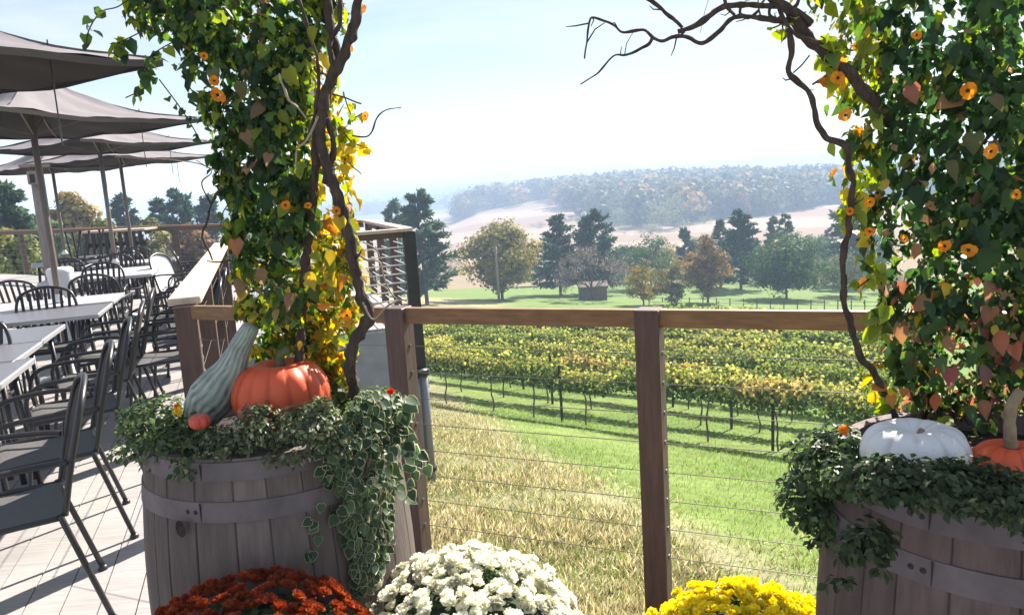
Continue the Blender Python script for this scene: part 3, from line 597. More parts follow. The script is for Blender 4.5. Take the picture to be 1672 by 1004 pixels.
def vine(label, loc, tab, Yc, hd, n_small, n_big, colfn, stems, special, flowers, sprays, skip=None, thr=-.10, y1=620):
    root = empty('climbing_vine', loc); tag(root, label, 'climbing plant'); lb = LB()
    def scatter(n, s0, s1, tm, big):
        pos, nr, tp, sz, cl = [], [], [], [], []
        while len(pos) < n:
            y = rnd.uniform(-70, y1); xl, xr = outline(tab, y); t = rnd.uniform(-1, 1); t = t*(1 if rnd.random() < .85 else 1.12)
            x = (xl+xr)/2+t*(xr-xl)/2; tt = min(abs(t), .98); e = math.sqrt(1-tt*tt); s = rnd.choice((-1, -1, -1, 1, 1, 0)); d = hd*e*(s*rnd.uniform(.55, 1) if s else rnd.uniform(-1, 1))
            if y > y1-95 and d < .05: d = rnd.uniform(.05, hd)
            if skip and skip(x, y) and d < .06 and rnd.random() < .8: continue
            w = P(x, y, Yc+d); g = noise.noise(Vector(w)*9)+.5*noise.noise(Vector(w)*23)
            if g < thr-(.15 if big else 0)+(.25 if abs(t) > .85 else 0): continue
            out = np.array((t*.9, (d/hd)*.9, .35)); pos.append(w); nr.append(out+np.array([rnd.gauss(0, .45) for _ in range(3)])); tp.append(np.array((rnd.gauss(t*.3, .45), rnd.gauss(0, .35), -1+rnd.gauss(0, .45))))
            sz.append(rnd.uniform(s0, s1)); cl.append(colfn(x, y, t, d, big))
        cl = np.clip(np.array(cl)*(1+.22*rs.normal(size=(n, 1))), .006, .8); pos, nr, tp, sz = map(np.array, (pos, nr, tp, sz))
        rim = np.clip(cl*(.75+.5*rs.rand(n, 1))*np.where(rs.rand(n, 1) < .2, np.array((1.5, 1.0, .8)), 1), .004, .8); ty = rs.randint(0, 12, n)
        for k in range(12):
            q = ty == k; tmk = LEAVES[k] if tm is HEART else tm
            lb.leaves(pos[q], nr[q], tp[q], sz[q], cl[q], (tmk[0], tmk[1], RIM(tmk)), rim=rim[q])
    scatter(n_small, .013, .034, HEART, False); scatter(n_small//3, .014, .028, SMALL, False); scatter(n_big, .034, .052, HEART, True)
    for (x, y, s, col) in special:
        c = P(x, y-s*.45, Yc-hd-.03); f = CAM-c; f /= np.linalg.norm(f)
        lb.leaves(np.array([c]), np.array([f+np.array((rnd.uniform(-.7, .7), 0, rnd.uniform(0, .8)))]), np.array([(rnd.uniform(-.4, .4), 0, -1.)]), [.5*s*(Yc-hd)/1300], np.array([col])*.85, (lambda t_: (t_[0], t_[1], RIM(t_)))(rnd.choice(LEAVES[:7])), rim=np.array([col])*rnd.uniform(.55, .8))
    for (pts, n, s0, s1, cols) in sprays:            # loose leaves along hanging shoots
        c = smoothp([P(*p) for p in pts], 8); st = MB(); st.tube(c, .0016, 5); st.build('shoot', M['bark'], root)
        for k in range(n):
            q = c[rnd.randrange(len(c))]; d = unit(1)[0]*.012
            lb.leaves(np.array([q+d]), unit(1)+np.array((0, -.6, .4)), unit(1)*.7+np.array((0, 0, -.7)), [rnd.uniform(s0, s1)], np.array([rnd.choice(cols)])*rnd.uniform(.7, 1.3), HEART)
    lb.build('foliage', M['leaf'], root)
    for (pts, r0, r1, mt) in stems:
        c = smoothp([P(*p) for p in pts], 12); n = len(c); c = [q+np.array([.0035*noise.noise(Vector(q)*30+Vector((k, 0, 0))) for k in (0, 5, 9)])*(1 if r0 > .004 else .5) for q in c]
        kn = [1+.16*noise.noise(Vector(q)*55)+.5*max(0, noise.noise(Vector(q)*21+Vector((3, 1, 7)))-.28) for q in c]
        m = MB(); m.tube(c, list(np.linspace(r0, r1, n)*np.array(kn)*(.88 if Yc > 2 else .74)), 11, rough=.7); m.build('stem', M[mt], root, smooth=True)
        if r0 > .0035:
            for _ in range(max(1, n//22)):
                j = rnd.randrange(3, n-3); d = unit(1)[0]*np.array((1, .6, 1)); L_ = rnd.uniform(.015, .06); q = c[j]; rr0 = r0*.28
                m = MB(); m.tube([q, q+d*L_*.5+unit(1)[0]*.006, q+d*L_], [rr0, rr0*.8, rr0*.45], 6); m.build('twig', M[mt], root, smooth=True)
    for fl in flowers: flower(*fl, root, rnd.random()*6)
    return root
tabL = [(-80, 120, 600), (-20, 165, 575), (20, 205, 566), (55, 240, 562), (90, 290, 560), (130, 318, 556), (200, 335, 560), (300, 362, 566), (400, 378, 580), (470, 388, 588), (520, 398, 590), (580, 415, 572), (625, 430, 550)]
def colL(x, y, t, d, big):
    r = rnd.random()
    if x > 505 and y > 90: return np.array(YE if r < .42 else YG if r < .72 else OR if r < .78 else LG)
    if y > 430: return np.array(YE if r < .16 else YG if r < .34 else TN if r < .40 else LG if r < .6 else MG)
    if x > 440 and r < .45: return np.array(YG if r < .24 else LG)  # extra yellow-green towards the right: backlight put into leaf colour
    if abs(t) > .75 and r < .4: return np.array(LG if r < .2 else YG)  # edge leaves lightened in colour as if backlit
    return np.array(TN if r < .05 else YG if r < .11 else LG if r < .24 else MG if r < .62 else DG)
S = 1.93
stL = [([(592, -70, S), (585, 0, S), (577, 40, S), (562, 90, S), (540, 130, S), (526, 180, S), (524, 230, S), (536, 280, S), (556, 330, S), (568, 380, S), (578, 430, S), (590, 480, S), (602, 515, S), (582, 550, S), (572, 590, S), (580, 660, 2.0)], .0125, .0155, 'bark'),
       ([(528, -60, S+.03), (536, 20, S+.03), (548, 90, S+.03), (533, 150, S+.03), (517, 220, S+.03), (513, 300, S+.04), (505, 380, S+.06), (496, 470, S+.08), (488, 600, S+.1)], .0105, .013, 'bark'),
       ([(548, -50, S+.02), (556, 30, S+.02), (538, 75, S+.01), (545, 120, S+.0), (530, 170, S), (545, 240, S+.02), (530, 300, S+.03)], .006, .008, 'bark'),
       ([(470, -60, S), (500, 40, S), (520, 110, S), (510, 200, S), (490, 240, S)], .005, .004, 'bark'),
       ([(543, 155, S), (560, 159, S), (575, 165, S), (590, 170, S)], .0025, .0015, 'bark'),
       ([(575, 222, S+.05), (602, 222, S+.05), (614, 196, S+.05), (630, 180, S+.05), (655, 176, S+.05)], .0025, .0013, 'bark'),
       ([(568, 265, S), (578, 275, S), (590, 285, S)], .002, .001, 'bark'),
       ([(575, 390, S), (585, 430, S), (590, 480, S), (598, 505, S-.02), (610, 522, S-.02), (632, 500, S), (652, 490, S), (664, 492, S)], .0035, .002, 'twig'),
       ([(580, 412, S), (600, 425, S), (620, 428, S), (628, 455, S), (640, 480, S), (655, 492, S)], .003, .002, 'twig'),
       ([(592, 395, S+.05), (612, 405, S+.05), (622, 425, S+.05)], .002, .0015, 'twig'),
       ([(600, 440, S+.05), (618, 462, S+.05), (632, 470, S+.05)], .0015, .001, 'twig'),
       ([(390, 300, S+.1), (360, 310, S+.1), (345, 335, S+.1), (338, 362, S+.1), (330, 385, S+.1), (342, 412, S+.1), (347, 425, S+.1)], .0035, .0022, 'bark'),
       ([(345, 335, S+.1), (330, 300, S+.1), (345, 280, S+.1), (320, 262, S+.1)], .002, .001, 'bark'),
       ([(376, 425, S+.1), (355, 428, S+.1), (338, 426, S+.1)], .0025, .0015, 'bark'),
       ([(355, 280, S+.1), (325, 268, S+.1), (290, 262, S+.1), (245, 258, S+.1)], .0017, .001, 'twig'),
       ([(455, 120, S-.05), (470, 160, S-.05), (485, 175, S-.05), (500, 195, S-.05)], .003, .002, 'twig'),
       ([(520, 190, S-.02), (500, 230, S-.03), (485, 245, S-.03), (483, 275, S-.03)], .0035, .002, 'twig')]
SPc = [MG, DG, LG, YG]
sprL = [([(235, -20, 2.0), (195, 10, 2.0), (165, 20, 2.0), (145, 50, 2.0), (140, 80, 2.0)], 16, .018, .035, SPc), ([(260, 40, 2.0), (215, 60, 2.0), (190, 75, 2.0), (200, 95, 2.0)], 14, .02, .04, SPc),
        ([(300, 60, 2.0), (255, 85, 2.0), (235, 110, 2.0), (240, 140, 2.0), (205, 160, 2.0)], 26, .018, .034, SPc), ([(320, 90, 2.0), (305, 130, 2.0), (330, 170, 2.0), (360, 200, 2.0)], 14, .015, .03, SPc),
        ([(260, 130, 2.0), (290, 170, 2.0), (310, 200, 2.0), (330, 235, 2.0)], 12, .012, .024, [DG, MG]), ([(330, 10, 2.0), (290, 20, 2.0), (240, 15, 2.0)], 20, .025, .045, SPc),
        ([(560, 150, 2.0), (575, 190, 2.0), (592, 185, 2.0)], 16, .015, .028, [YE, YG, YG]), ([(552, 200, 2.0), (572, 230, 2.0), (600, 242, 2.0)], 16, .018, .045, [YE, YG, YE]),
        ([(560, 300, 2.0), (565, 240, 2.0)], 18, .02, .04, [YE, YE, YG]), ([(385, 320, 2.0), (365, 345, 2.0), (360, 370, 2.0)], 10, .015, .025, [YG, LG]), ([(562, 620, 2.1), (565, 590, 2.1), (570, 640, 2.1)], 30, .014, .028, [YG, YE, LG]),
        ([(420, 590, 2.05), (400, 520, 2.05), (398, 480, 2.05)], 10, .02, .045, [YE, YG])]
spL = [(430, 465, 62, TN), (383, 418, 58, (.40, .18, .10)), (475, 505, 60, TN), (455, 525, 45, (.35, .22, .08)), (505, 470, 60, (.5, .34, .05)), (490, 570, 30, (.55, .30, .03)), (562, 520, 34, OR), (440, 270, 40, TN), (400, 240, 50, TN), (452, 420, 60, DG), (432, 345, 70, DG), (470, 140, 62, (.26, .29, .03)), (430, 95, 48, (.2, .24, .04)), (510, 65, 50, (.26, .29, .03)), (330, 40, 45, (.1, .16, .03)), (345, 135, 45, (.14, .17, .06)), (395, 160, 55, (.13, .13, .05)), (540, 430, 50, YE), (555, 380, 55, YE), (560, 470, 50, OR)]
flL = [(355, 156, S-.02, 34), (350, 132, S-.02, 22), (333, 92, S, 18), (590, 15, S+.05, 22), (571, 80, S+.05, 20), (597, 190, S+.05, 20), (466, 335, S-.05, 22), (549, 345, S-.02, 22), (503, 336, S-.02, 18), (566, 515, S, 26)]
vine('vine of green and yellow leaves on the left barrel, with bare twisted trunks', (-.66, 2.1, .9), tabL, 2.1, .15, 6400, 330, colL, stL, spL, flL, sprL, skip=lambda x, y: 503 < x < 562 and y > 110 and y < 400)
tabR = [(-80, 1270, 1960), (0, 1325, 1940), (50, 1345, 1930), (110, 1362, 1925), (200, 1380, 1920), (300, 1388, 1915), (400, 1405, 1910), (470, 1428, 1905), (540, 1428, 1900), (610, 1424, 1880), (660, 1440, 1840), (715, 1490, 1800)]
def colR(x, y, t, d, big):
    r = rnd.random()
    if x < 1440: return np.array(YG if r < .38 else YE if r < .46 else OR if r < .50 else LG if r < .78 else MG)
    if y > 450: return np.array(PK if r < .10 else TN if r < .18 else YE if r < .22 else LG if r < .4 else MG if r < .7 else DG)
    return np.array(TN if r < .045 else YG if r < .08 else LG if r < .2 else MG if r < .58 else DG)
T = 1.62
stR = [([(1455, 200, T+.05), (1400, 135, T), (1345, 85, T), (1312, 52, T), (1290, 20, T), (1262, -5, T), (1225, -40, T)], .0165, .012, 'bark'),
       ([(1325, 40, T), (1295, 15, T), (1240, 9, T), (1185, 12, T), (1157, 24, T), (1128, 46, T), (1105, 52, T)], .009, .0065, 'bark'),
       ([(1112, 46, T), (1095, 28, T), (1075, 12, T), (1045, -12, T)], .006, .0045, 'bark'),
       ([(1312, 36, T), (1270, 34, T), (1245, 30, T), (1222, 28, T), (1198, 30, T), (1172, 54, T), (1148, 70, T), (1126, 62, T), (1102, 60, T), (1082, 67, T), (1066, 61, T), (1050, 50, T), (1020, 52, T), (1004, 42, T), (970, 28, T), (962, 42, T), (956, 78, T), (955, 96, T)], .0065, .002, 'bark'),
       ([(1066, 61, T), (1056, 74, T), (1022, 90, T), (1002, 92, T), (976, 120, T), (948, 139, T)], .004, .0016, 'bark'),
       ([(1182, -8, T), (1186, 14, T), (1198, 26, T)], .005, .004, 'bark'), ([(1212, 6, T), (1208, 22, T), (1222, 30, T), (1240, 16, T)], .004, .0035, 'bark'), ([(1258, 8, T), (1256, 24, T), (1268, 34, T)], .004, .004, 'bark'),
       ([(1262, -10, T-.03), (1275, 25, T-.03), (1295, 52, T-.03), (1325, 66, T-.02), (1350, 74, T)], .0055, .004, 'bark'),
       ([(1288, 48, T-.02), (1293, 82, T-.02), (1287, 116, T-.02), (1302, 135, T-.02), (1322, 152, T-.02), (1332, 190, T-.02), (1346, 222, T-.02), (1378, 238, T-.02), (1386, 262, T-.02), (1392, 300, T-.02), (1390, 340, T-.02), (1383, 385, T-.02), (1376, 430, T-.02), (1378, 480, T-.02), (1388, 530, T-.02), (1404, 575, T-.02), (1424, 604, T-.02), (1446, 645, T), (1470, 700, T+.05)], .0068, .0085, 'bark'),
       ([(1322, 90, T), (1308, 108, T), (1296, 120, T)], .002, .002, 'bark'), ([(1378, 238, T-.02), (1384, 258, T-.02), (1382, 282, T-.03), (1392, 300, T-.03)], .003, .002, 'bark'),
       ([(1160, -10, T), (1150, 20, T), (1143, 54, T)], .0008, .0006, 'twig')]
sprR = [([(1300, 20, T), (1275, 40, T), (1262, 46, T)], 6, .02, .038, [YG, LG]), ([(1340, 60, T), (1365, 75, T), (1350, 110, T)], 24, .018, .036, [YG, LG, YG]), ([(1385, 110, T), (1362, 130, T), (1352, 140, T)], 12, .02, .035, [YE, YG, OR]),
        ([(1400, 310, T), (1385, 325, T), (1390, 350, T), (1382, 380, T)], 18, .018, .045, [YG, YE, YG]), ([(1450, 490, T), (1432, 520, T), (1438, 540, T)], 12, .03, .05, [YG, YG, LG]), ([(1440, 590, T), (1420, 600, T), (1440, 640, T), (1450, 660, T)], 26, .016, .035, [YG, YE, LG, OR]),
        ([(1400, 470, T), (1440, 440, T)], 10, .02, .035, [YG]), ([(1500, 690, T), (1560, 700, T), (1620, 690, T)], 24, .014, .03, [LG, YG, MG])]
spR = [(1488, 168, 62, PK), (1552, 632, 70, (.42, .13, .13)), (1606, 628, 74, (.23, .11, .09)), (1632, 575, 80, (.45, .17, .10)), (1655, 590, 60, (.48, .17, .10)), (1618, 535, 70, (.34, .16, .09)), (1610, 490, 74, (.27, .15, .09)), (1545, 575, 60, (.33, .17, .09)), (1528, 668, 58, (.46, .14, .05)), (1608, 680, 62, (.40, .18, .11)), (1640, 690, 46, (.34, .27, .1)), (1530, 610, 56, (.09, .15, .05)), (1580, 690, 60, (.06, .12, .045)), (1500, 420, 50, (.33, .17, .1)), (1590, 250, 70, (.12, .13, .045)), (1555, 290, 64, (.12, .12, .05)), (1620, 185, 60, (.17, .14, .06)), (1600, 400, 70, DG), (1510, 520, 66, DG), (1500, 340, 74, DG), (1560, 100, 60, DG), (1470, 560, 55, (.3, .16, .08)), (1455, 665, 42, (.55, .24, .05)), (1478, 650, 34, OR), (1448, 310, 40, (.5, .33, .05)), (1610, 30, 70, MG), (1650, 340, 70, MG)]
flR = [(1580, 148, T-.17, 36), (1381, 189, T-.03, 30), (1368, 128, T-.02, 30), (1352, 134, T, 24), (1617, 247, T-.17, 34), (1543, 402, T-.17, 28), (1581, 409, T-.17, 36), (1660, 318, T-.17, 22), (1497, 58, T-.15, 20), (1420, 330, T-.08, 22), (1387, 345, T-.05, 20), (1420, 378, T-.08, 22), (1478, 390, T-.14, 20)]
vine('vine with reddening leaves on the right barrel, bare branches reaching left across the sky', (1.0, 1.6, .9), tabR, 1.74, .17, 7000, 420, colR, stR, spR, flR, sprR, y1=715, thr=-.17)

# ------------------------------------------------------------------ plants in the barrels
def mound(name, label, cat, blobs, tm, s0, s1, pal, w, nrm_up=.5, hang=0):
    c0 = P(*blobs[0][:3]); root = empty(name, c0); tag(root, label, cat); lb = LB(); st = MB()
    for (px, py, Y, rx, ry, rd, n) in blobs:
        c = P(px, py, Y); k = Y/1300; q = unit(n); rr = rs.rand(n, 1)**.38; g = np.array([noise.noise(Vector(v)*2.6+Vector((px, py, 0))) for v in q])
        keep = g > -.28; q = q[keep]; rr = rr[keep]*(1+.35*g[keep][:, None]); n = len(q)
        pos = c+q*rr*np.array((rx*k, rd, ry*k))
        lb.leaves(pos, q*.8+np.array((0, 0, nrm_up))+.6*unit(n), q+.9*unit(n)+np.array((0, 0, -hang)), s0+(s1-s0)*rs.rand(n), pick(pal, n, w), tm)
        for _ in range(max(3, n//110)):
            j = rs.randint(n); st = MB(); st.tube([c+np.array((0, 0, -ry*k*.6)), (c+pos[j])/2+unit(1)[0]*.006, pos[j]], .0011, 4); st.build('stem', M['stem_g'], root)
    lb.build('foliage', M['leaf'], root)
    return root
GP = [(.05, .085, .035), (.09, .13, .055), (.03, .055, .025), (.16, .20, .09)]
l1 = mound('bedding_plant', 'small-leaved bushy plant spilling over the left side of the left barrel', 'plant',
      [(265, 690, 2.0, 60, 45, .10, 900), (225, 690, 2.02, 32, 30, .06, 260), (300, 715, 1.93, 55, 38, .08, 700), (245, 740, 1.95, 22, 25, .04, 140), (300, 765, 1.83, 18, 22, .02, 70), (200, 738, 2.0, 22, 14, .03, 60)], SMALL, .012, .026, GP, [3, 3, 2, 1])
l2 = mound('bedding_plant', 'grey-green flowering herb in front of the orange pumpkin on the left barrel', 'plant',
      [(505, 690, 1.84, 55, 34, .07, 1200), (430, 700, 1.85, 60, 32, .06, 800), (370, 722, 1.86, 60, 26, .06, 800), (540, 720, 1.84, 40, 30, .05, 650), (420, 670, 1.86, 34, 14, .04, 130), (470, 745, 1.80, 45, 20, .025, 150), (520, 662, 1.86, 30, 16, .05, 200)], SMALL, .009, .020, [(.10, .13, .07), (.2, .22, .13), (.05, .07, .035), (.34, .33, .24)], [3, 2, 3, .7])
l3 = mound('bedding_plant', 'tall leafy plant behind the orange pumpkin on the left barrel', 'plant', [(590, 690, 2.05, 55, 50, .09, 600), (620, 665, 2.05, 45, 34, .07, 360), (560, 640, 2.12, 26, 34, .05, 220)], SMALL, .014, .034, [(.07, .12, .04), (.16, .22, .06), (.04, .07, .03)], [3, 2, 2])
r1 = mound('bedding_plant', 'bushy plant hanging over the left side of the right barrel', 'plant',
      [(1345, 760, 1.62, 62, 58, .10, 1100), (1370, 725, 1.6, 40, 30, .07, 420), (1310, 815, 1.66, 40, 48, .08, 520), (1345, 845, 1.58, 34, 28, .05, 200), (1335, 880, 1.58, 16, 22, .03, 60), (1385, 780, 1.45, 36, 40, .06, 420)], SMALL, .012, .026, GP, [3, 3, 3, .8])
r2 = mound('bedding_plant', 'dark low bedding plant along the front of the right barrel, below the white pumpkin', 'plant',
      [(1450, 782, 1.28, 66, 34, .07, 1500), (1540, 790, 1.25, 76, 36, .07, 1800), (1630, 805, 1.22, 76, 38, .07, 1800), (1590, 770, 1.28, 50, 22, .05, 320), (1460, 770, 1.3, 40, 22, .05, 320), (1700, 840, 1.2, 60, 44, .07, 600)], SMALL, .009, .021, [(.05, .075, .035), (.03, .05, .025), (.10, .13, .065)], [3, 3, 1.3])
r3 = mound('trailing_plant', 'thin trailing sprig with dark leaves hanging down the front of the right barrel', 'plant', [(1420, 880, 1.245, 46, 34, .018, 260), (1385, 905, 1.26, 18, 14, .012, 50), (1372, 950, 1.265, 22, 10, .01, 40), (1440, 930, 1.23, 10, 8, .008, 16)], SMALL, .014, .026, [(.03, .045, .025), (.06, .09, .04)], [2, 1], hang=.6)
# variegated ivy spilling down the right front of the left barrel
iv = empty('ivy', cyl_hit(600, 720, B1, .36)); tag(iv, 'variegated ivy with cream-edged leaves trailing down the right front of the left barrel', 'ivy')
lb = LB(); st = MB(); tab = [(640, 590, 655), (680, 545, 662), (720, 525, 660), (770, 522, 655), (820, 540, 648), (870, 560, 640), (920, 572, 625), (960, 575, 612)]
pos, nr, tp, sz = [], [], [], []
for _ in range(820):
    y = 640+320*rnd.random()**1.15; xl, xr = outline(tab, y); x = rnd.uniform(xl, xr)
    R = prof1(.85)+.012+.07*rnd.random()*(1 if y < 800 else .5); 
    if x > 640 and y > 760: continue
    w = cyl_hit(x, y, B1, R); d = w-np.array(B1); d[2] = 0; d /= np.linalg.norm(d)
    if noise.noise(Vector(w)*14) < -.3: continue
    pos.append(w); nr.append(d+np.array((0, 0, .35))+unit(1)[0]*.5); tp.append(np.array((rnd.gauss(0, .5), rnd.gauss(0, .4), -1))); sz.append(rnd.uniform(.016, .034))
for (x0, y0, x1, y1_, n) in ((640, 680, 662, 745, 9), (650, 700, 690, 760, 7), (668, 755, 664, 815, 5), (640, 760, 648, 800, 6), (660, 650, 655, 700, 8)):
    for k in range(n):
        t = k/max(n-1, 1); pos.append(P(x0+(x1-x0)*t+rnd.gauss(0, 5), y0+(y1_-y0)*t, 1.98)); nr.append(np.array((.3, -.6, .5))+unit(1)[0]*.4); tp.append(np.array((.5, 0, -.8))+unit(1)[0]*.4); sz.append(rnd.uniform(.025, .045))
    st.tube([P(x0, y0, 1.98), P((x0+x1)/2+4, (y0+y1_)/2-4, 1.98), P(x1, y1_, 1.98)], .0012, 5)
for (x, y) in ((515, 850), (520, 875), (512, 900), (505, 902), (525, 822), (516, 858), (508, 848)):
    w = cyl_hit(x, y, B1, prof1(.7)+.012); pos.append(w); nr.append(np.array((0, -1, .4))+unit(1)[0]*.3); tp.append(np.array((rnd.gauss(0, .6), 0, -.6))); sz.append(.026)
st.tube([cyl_hit(x, y, B1, prof1(.75)+.008) for x, y in ((530, 790), (522, 830), (514, 870), (512, 905), (508, 935))], .0011, 5)
for (x0, x1) in ((560, 585), (600, 600), (625, 615)): st.tube([cyl_hit(x0+(x1-x0)*t, 700+250*t, B1, prof1(.7)+.012) for t in np.linspace(0, 1, 7)], .0014, 5)
n = len(pos); lb.leaves(np.array(pos), np.array(nr), np.array(tp), sz, pick([(.045, .085, .04), (.065, .11, .055), (.03, .06, .035)], n), IVY, rim=pick([(.27, .29, .16), (.36, .37, .24)], n, jit=.1))
lb.build('foliage', M['leaf'], iv); st.build('stem', M['stem_g'], iv)
def small_flower(px, py, Y, r, col, parent):
    c = P(px, py, Y); lb = LB(); n = 14; d = unit(n); d[:, 2] = np.abs(d[:, 2]); f = CAM-c; f /= np.linalg.norm(f); d = d+f*.6
    lb.leaves(np.tile(c, (n, 1)), f+.7*unit(n), d, np.full(n, r), pick([col], n, jit=.15), HEART); lb.build('flower', M['petal'], parent)
small_flower(638, 641, 1.98, .013, (.62, .02, .015), l3); small_flower(632, 648, 1.98, .010, (.6, .02, .015), l3); small_flower(291, 672, 1.93, .015, (.75, .5, .02), l1); small_flower(290, 664, 1.94, .010, (.7, .16, .02), l1); small_flower(1378, 702, 1.55, .012, (.72, .2, .02), r1)

# ------------------------------------------------------------------ chairs, tables, umbrellas
def make_chair(kind, seatm, backm):
    root = empty('patio_chair', (0, 0, 0)); r = .0115
    for sy in (-1, 1):
        for (fx, sx) in ((.27, .21), (-.31, -.19)):
            m = MB(); m.tube(smoothp([(sx-.01 if fx > 0 else sx, sy*.225, .445), (sx+(fx-sx)*.15, sy*.235, .38), (fx, sy*.255, .012)], 4), r, 8); m.lathe([(.001, 0), (.02, 0), (.02, .012), (.013, .022), (.001, .022)], 10, (fx, sy*.255, 0)); m.build('leg', M['metal'], root, smooth=True, world=False)
        m = MB(); m.tube(smoothp([(.205, sy*.232, .44), (.215, sy*.255, .56), (.16, sy*.27, .635), (0, sy*.275, .655), (-.16, sy*.25, .65), (-.235, sy*.225, .64)], 5), .012, 8); m.build('armrest', M['metal'], root, smooth=True, world=False)
    bk = lambda t: np.array((-.205-.095*t-.03*t*t, 0, .44+.46*t))
    arch = [(bk(0)[0], -.215, .44), (bk(.4)[0], -.225, bk(.4)[2]), (bk(.75)[0], -.215, bk(.75)[2]), (bk(.94)[0], -.16, bk(.93)[2]), (bk(1)[0]-.01, 0, .905), (bk(.94)[0], .16, bk(.93)[2]), (bk(.75)[0], .215, bk(.75)[2]), (bk(.4)[0], .225, bk(.4)[2]), (bk(0)[0], .215, .44)]
    m = MB(); m.tube(smoothp(arch, 6), .0125, 8); m.build('back_frame', M['metal'], root, smooth=True, world=False)
    def half(t): return .215 if t < .75 else .215*math.sqrt(max(0, 1-((t-.75)/.26)**2))
    m = MB()
    if kind == 'sling':
        vs = []; n1, n2 = 12, 9
        for i in range(n1+1):
            t = .04+.94*i/n1; c = bk(t)
            for j in range(n2+1): y = (2*j/n2-1)*half(t); vs.append((c[0]-.02*(1-(y/.22)**2), y, c[2]))
        N0 = len(vs); vs += [(x-.006, y, z) for x, y, z in vs]
        q = [(i*(n2+1)+j, i*(n2+1)+j+1, (i+1)*(n2+1)+j+1, (i+1)*(n2+1)+j) for i in range(n1) for j in range(n2)]
        m.add(vs, q+[tuple(k+N0 for k in f[::-1]) for f in q])
    else:
        for k in range(7):
            y = (k-3)*.056; tmx = .98 if abs(y) < .1 else .93
            p = [bk(t)+np.array((-.015*(1-(y/.22)**2), y*(1 if t < .5 else 1+.12*(t-.5)), 0)) for t in np.linspace(.0, tmx, 6)]
            for a_, b_ in zip(p[:-1], p[1:]):
                d = (b_-a_)/np.linalg.norm(b_-a_); nx = np.cross((0, 1, 0), d); m.box((a_+b_)/2, (.004, .024, np.linalg.norm(b_-a_)+.002), nx, (0, 1, 0), d)
    m.build('backrest', M[backm], root, smooth=(kind == 'sling'), world=False)
    m = MB(); vs = []; n1 = 8
    for i in range(n1+1):
        x = -.205+.43*i/n1; z = .445-.014*math.sin(PI*i/n1)-(.012 if i == n1 else 0); hw = .215 if i > 0 else .2
        for y in (-1, -.5, 0, .5, 1): vs.append((x, y*hw, z-.008*(1-y*y)))
    N0 = len(vs); vs += [(x, y, z-.01) for x, y, z in vs]; q = [(i*5+j, (i+1)*5+j, (i+1)*5+j+1, i*5+j+1) for i in range(n1) for j in range(4)]
    m.add(vs, q+[tuple(k+N0 for k in f[::-1]) for f in q]); m.build('seat', M[seatm], root, smooth=True, world=False)
    m = MB(); m.tube(smoothp([(-.2, -.22, .435), (0, -.228, .437), (.2, -.226, .432), (.225, -.15, .428), (.23, 0, .426), (.225, .15, .428), (.2, .226, .432), (0, .228, .437), (-.2, .22, .435)], 4), .011, 8); m.build('seat_frame', M['metal'], root, smooth=True, world=False)
    return root
PROTO = {'sling': make_chair('sling', 'seatmesh', 'sling'), 'slat': make_chair('slat', 'seatmesh', 'metal'), 'pale': make_chair('sling', 'white_seat', 'white_seat')}
USED = set()
def chair(kind, x, y, ang, label, group='chairs around the patio tables', z=0., flip=False):
    p = PROTO[kind]; o = p if kind not in USED else copy_tree(p); USED.add(kind)
    o.location = (x, y, z); o.rotation_euler = (PI, 0, ang) if flip else (0, 0, ang); tag(o, label, 'chair', group); return o
FL = math.atan2(-.3056, -.9522)                # facing left across the deck
FLr = FL+PI
c0 = np.array((-1.69, 2.98))-np.array((-.952, -.3056))*(-.31)*0
ords = ['nearest dark chair of the aisle row, seat in sun beside the left barrel', 'second dark chair of the aisle row, just beyond the nearest one', 'third dark chair of the aisle row, between the second and fourth', 'fourth dark chair of the aisle row, halfway along the table line', 'fifth dark chair of the aisle row, near the first sunlit table']
for k in range(5):
    c = c0+AD*(.80*k)+np.array((-.952, -.3056))*.31+np.array((.0-.02*k, 0)); chair('sling', c[0], c[1], FL+.19-.02*k+rnd.uniform(-.04, .04), ords[k])
lab = ['dark chair with its back to the pale cap railing, nearer of two', 'dark chair with its back to the pale cap railing, farther of two']
for k, (x, y, dl) in enumerate(((-2.50, 5.75, 0), (-2.66, 6.45, .1))): chair('sling', x-.05, y, FL+dl, lab[k])
# tables in the row
def make_table(L1, L2, tm='table'):
    root = empty('patio_table', (0, 0, 0)); m = MB(); m.box((0, 0, .715), (L1, L2, .022), bev=.006); m.build('tabletop', M[tm], root, world=False)
    m = MB()
    for sx, sy, lx, ly in ((0, 1, L1, .014), (0, -1, L1, .014), (1, 0, .014, L2), (-1, 0, .014, L2)): m.box((sx*(L1/2-.0), sy*(L2/2-.0), .711), (lx+.016 if sx == 0 else .016, ly+.002 if sx == 0 else L2-.02, .034), bev=.005)
    m.build('table_rim', M['table_rim'], root, world=False)
    for sx in (-1, 1):
        for sy in (-1, 1): m = MB(); m.tube([(sx*(L1/2-.09), sy*(L2/2-.08), .695), (sx*(L1/2-.05), sy*(L2/2-.05), 0)], .016, 8); m.build('leg', M['metal'], root, smooth=True, world=False)
    return root
TB = {}
def table(corner_f, corner_b, L1, label, white=False):      # right edge from near corner to far corner; length L1 to the left; white picks the sunlit-coloured top
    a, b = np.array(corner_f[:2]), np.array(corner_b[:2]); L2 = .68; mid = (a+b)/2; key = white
    if key not in TB: TB[key] = make_table(L1, L2, 'table_lit' if white else 'table'); o = TB[key]
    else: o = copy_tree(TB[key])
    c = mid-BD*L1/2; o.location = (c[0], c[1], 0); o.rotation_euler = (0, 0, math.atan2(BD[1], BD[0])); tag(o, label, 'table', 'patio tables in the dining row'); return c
ctr = []
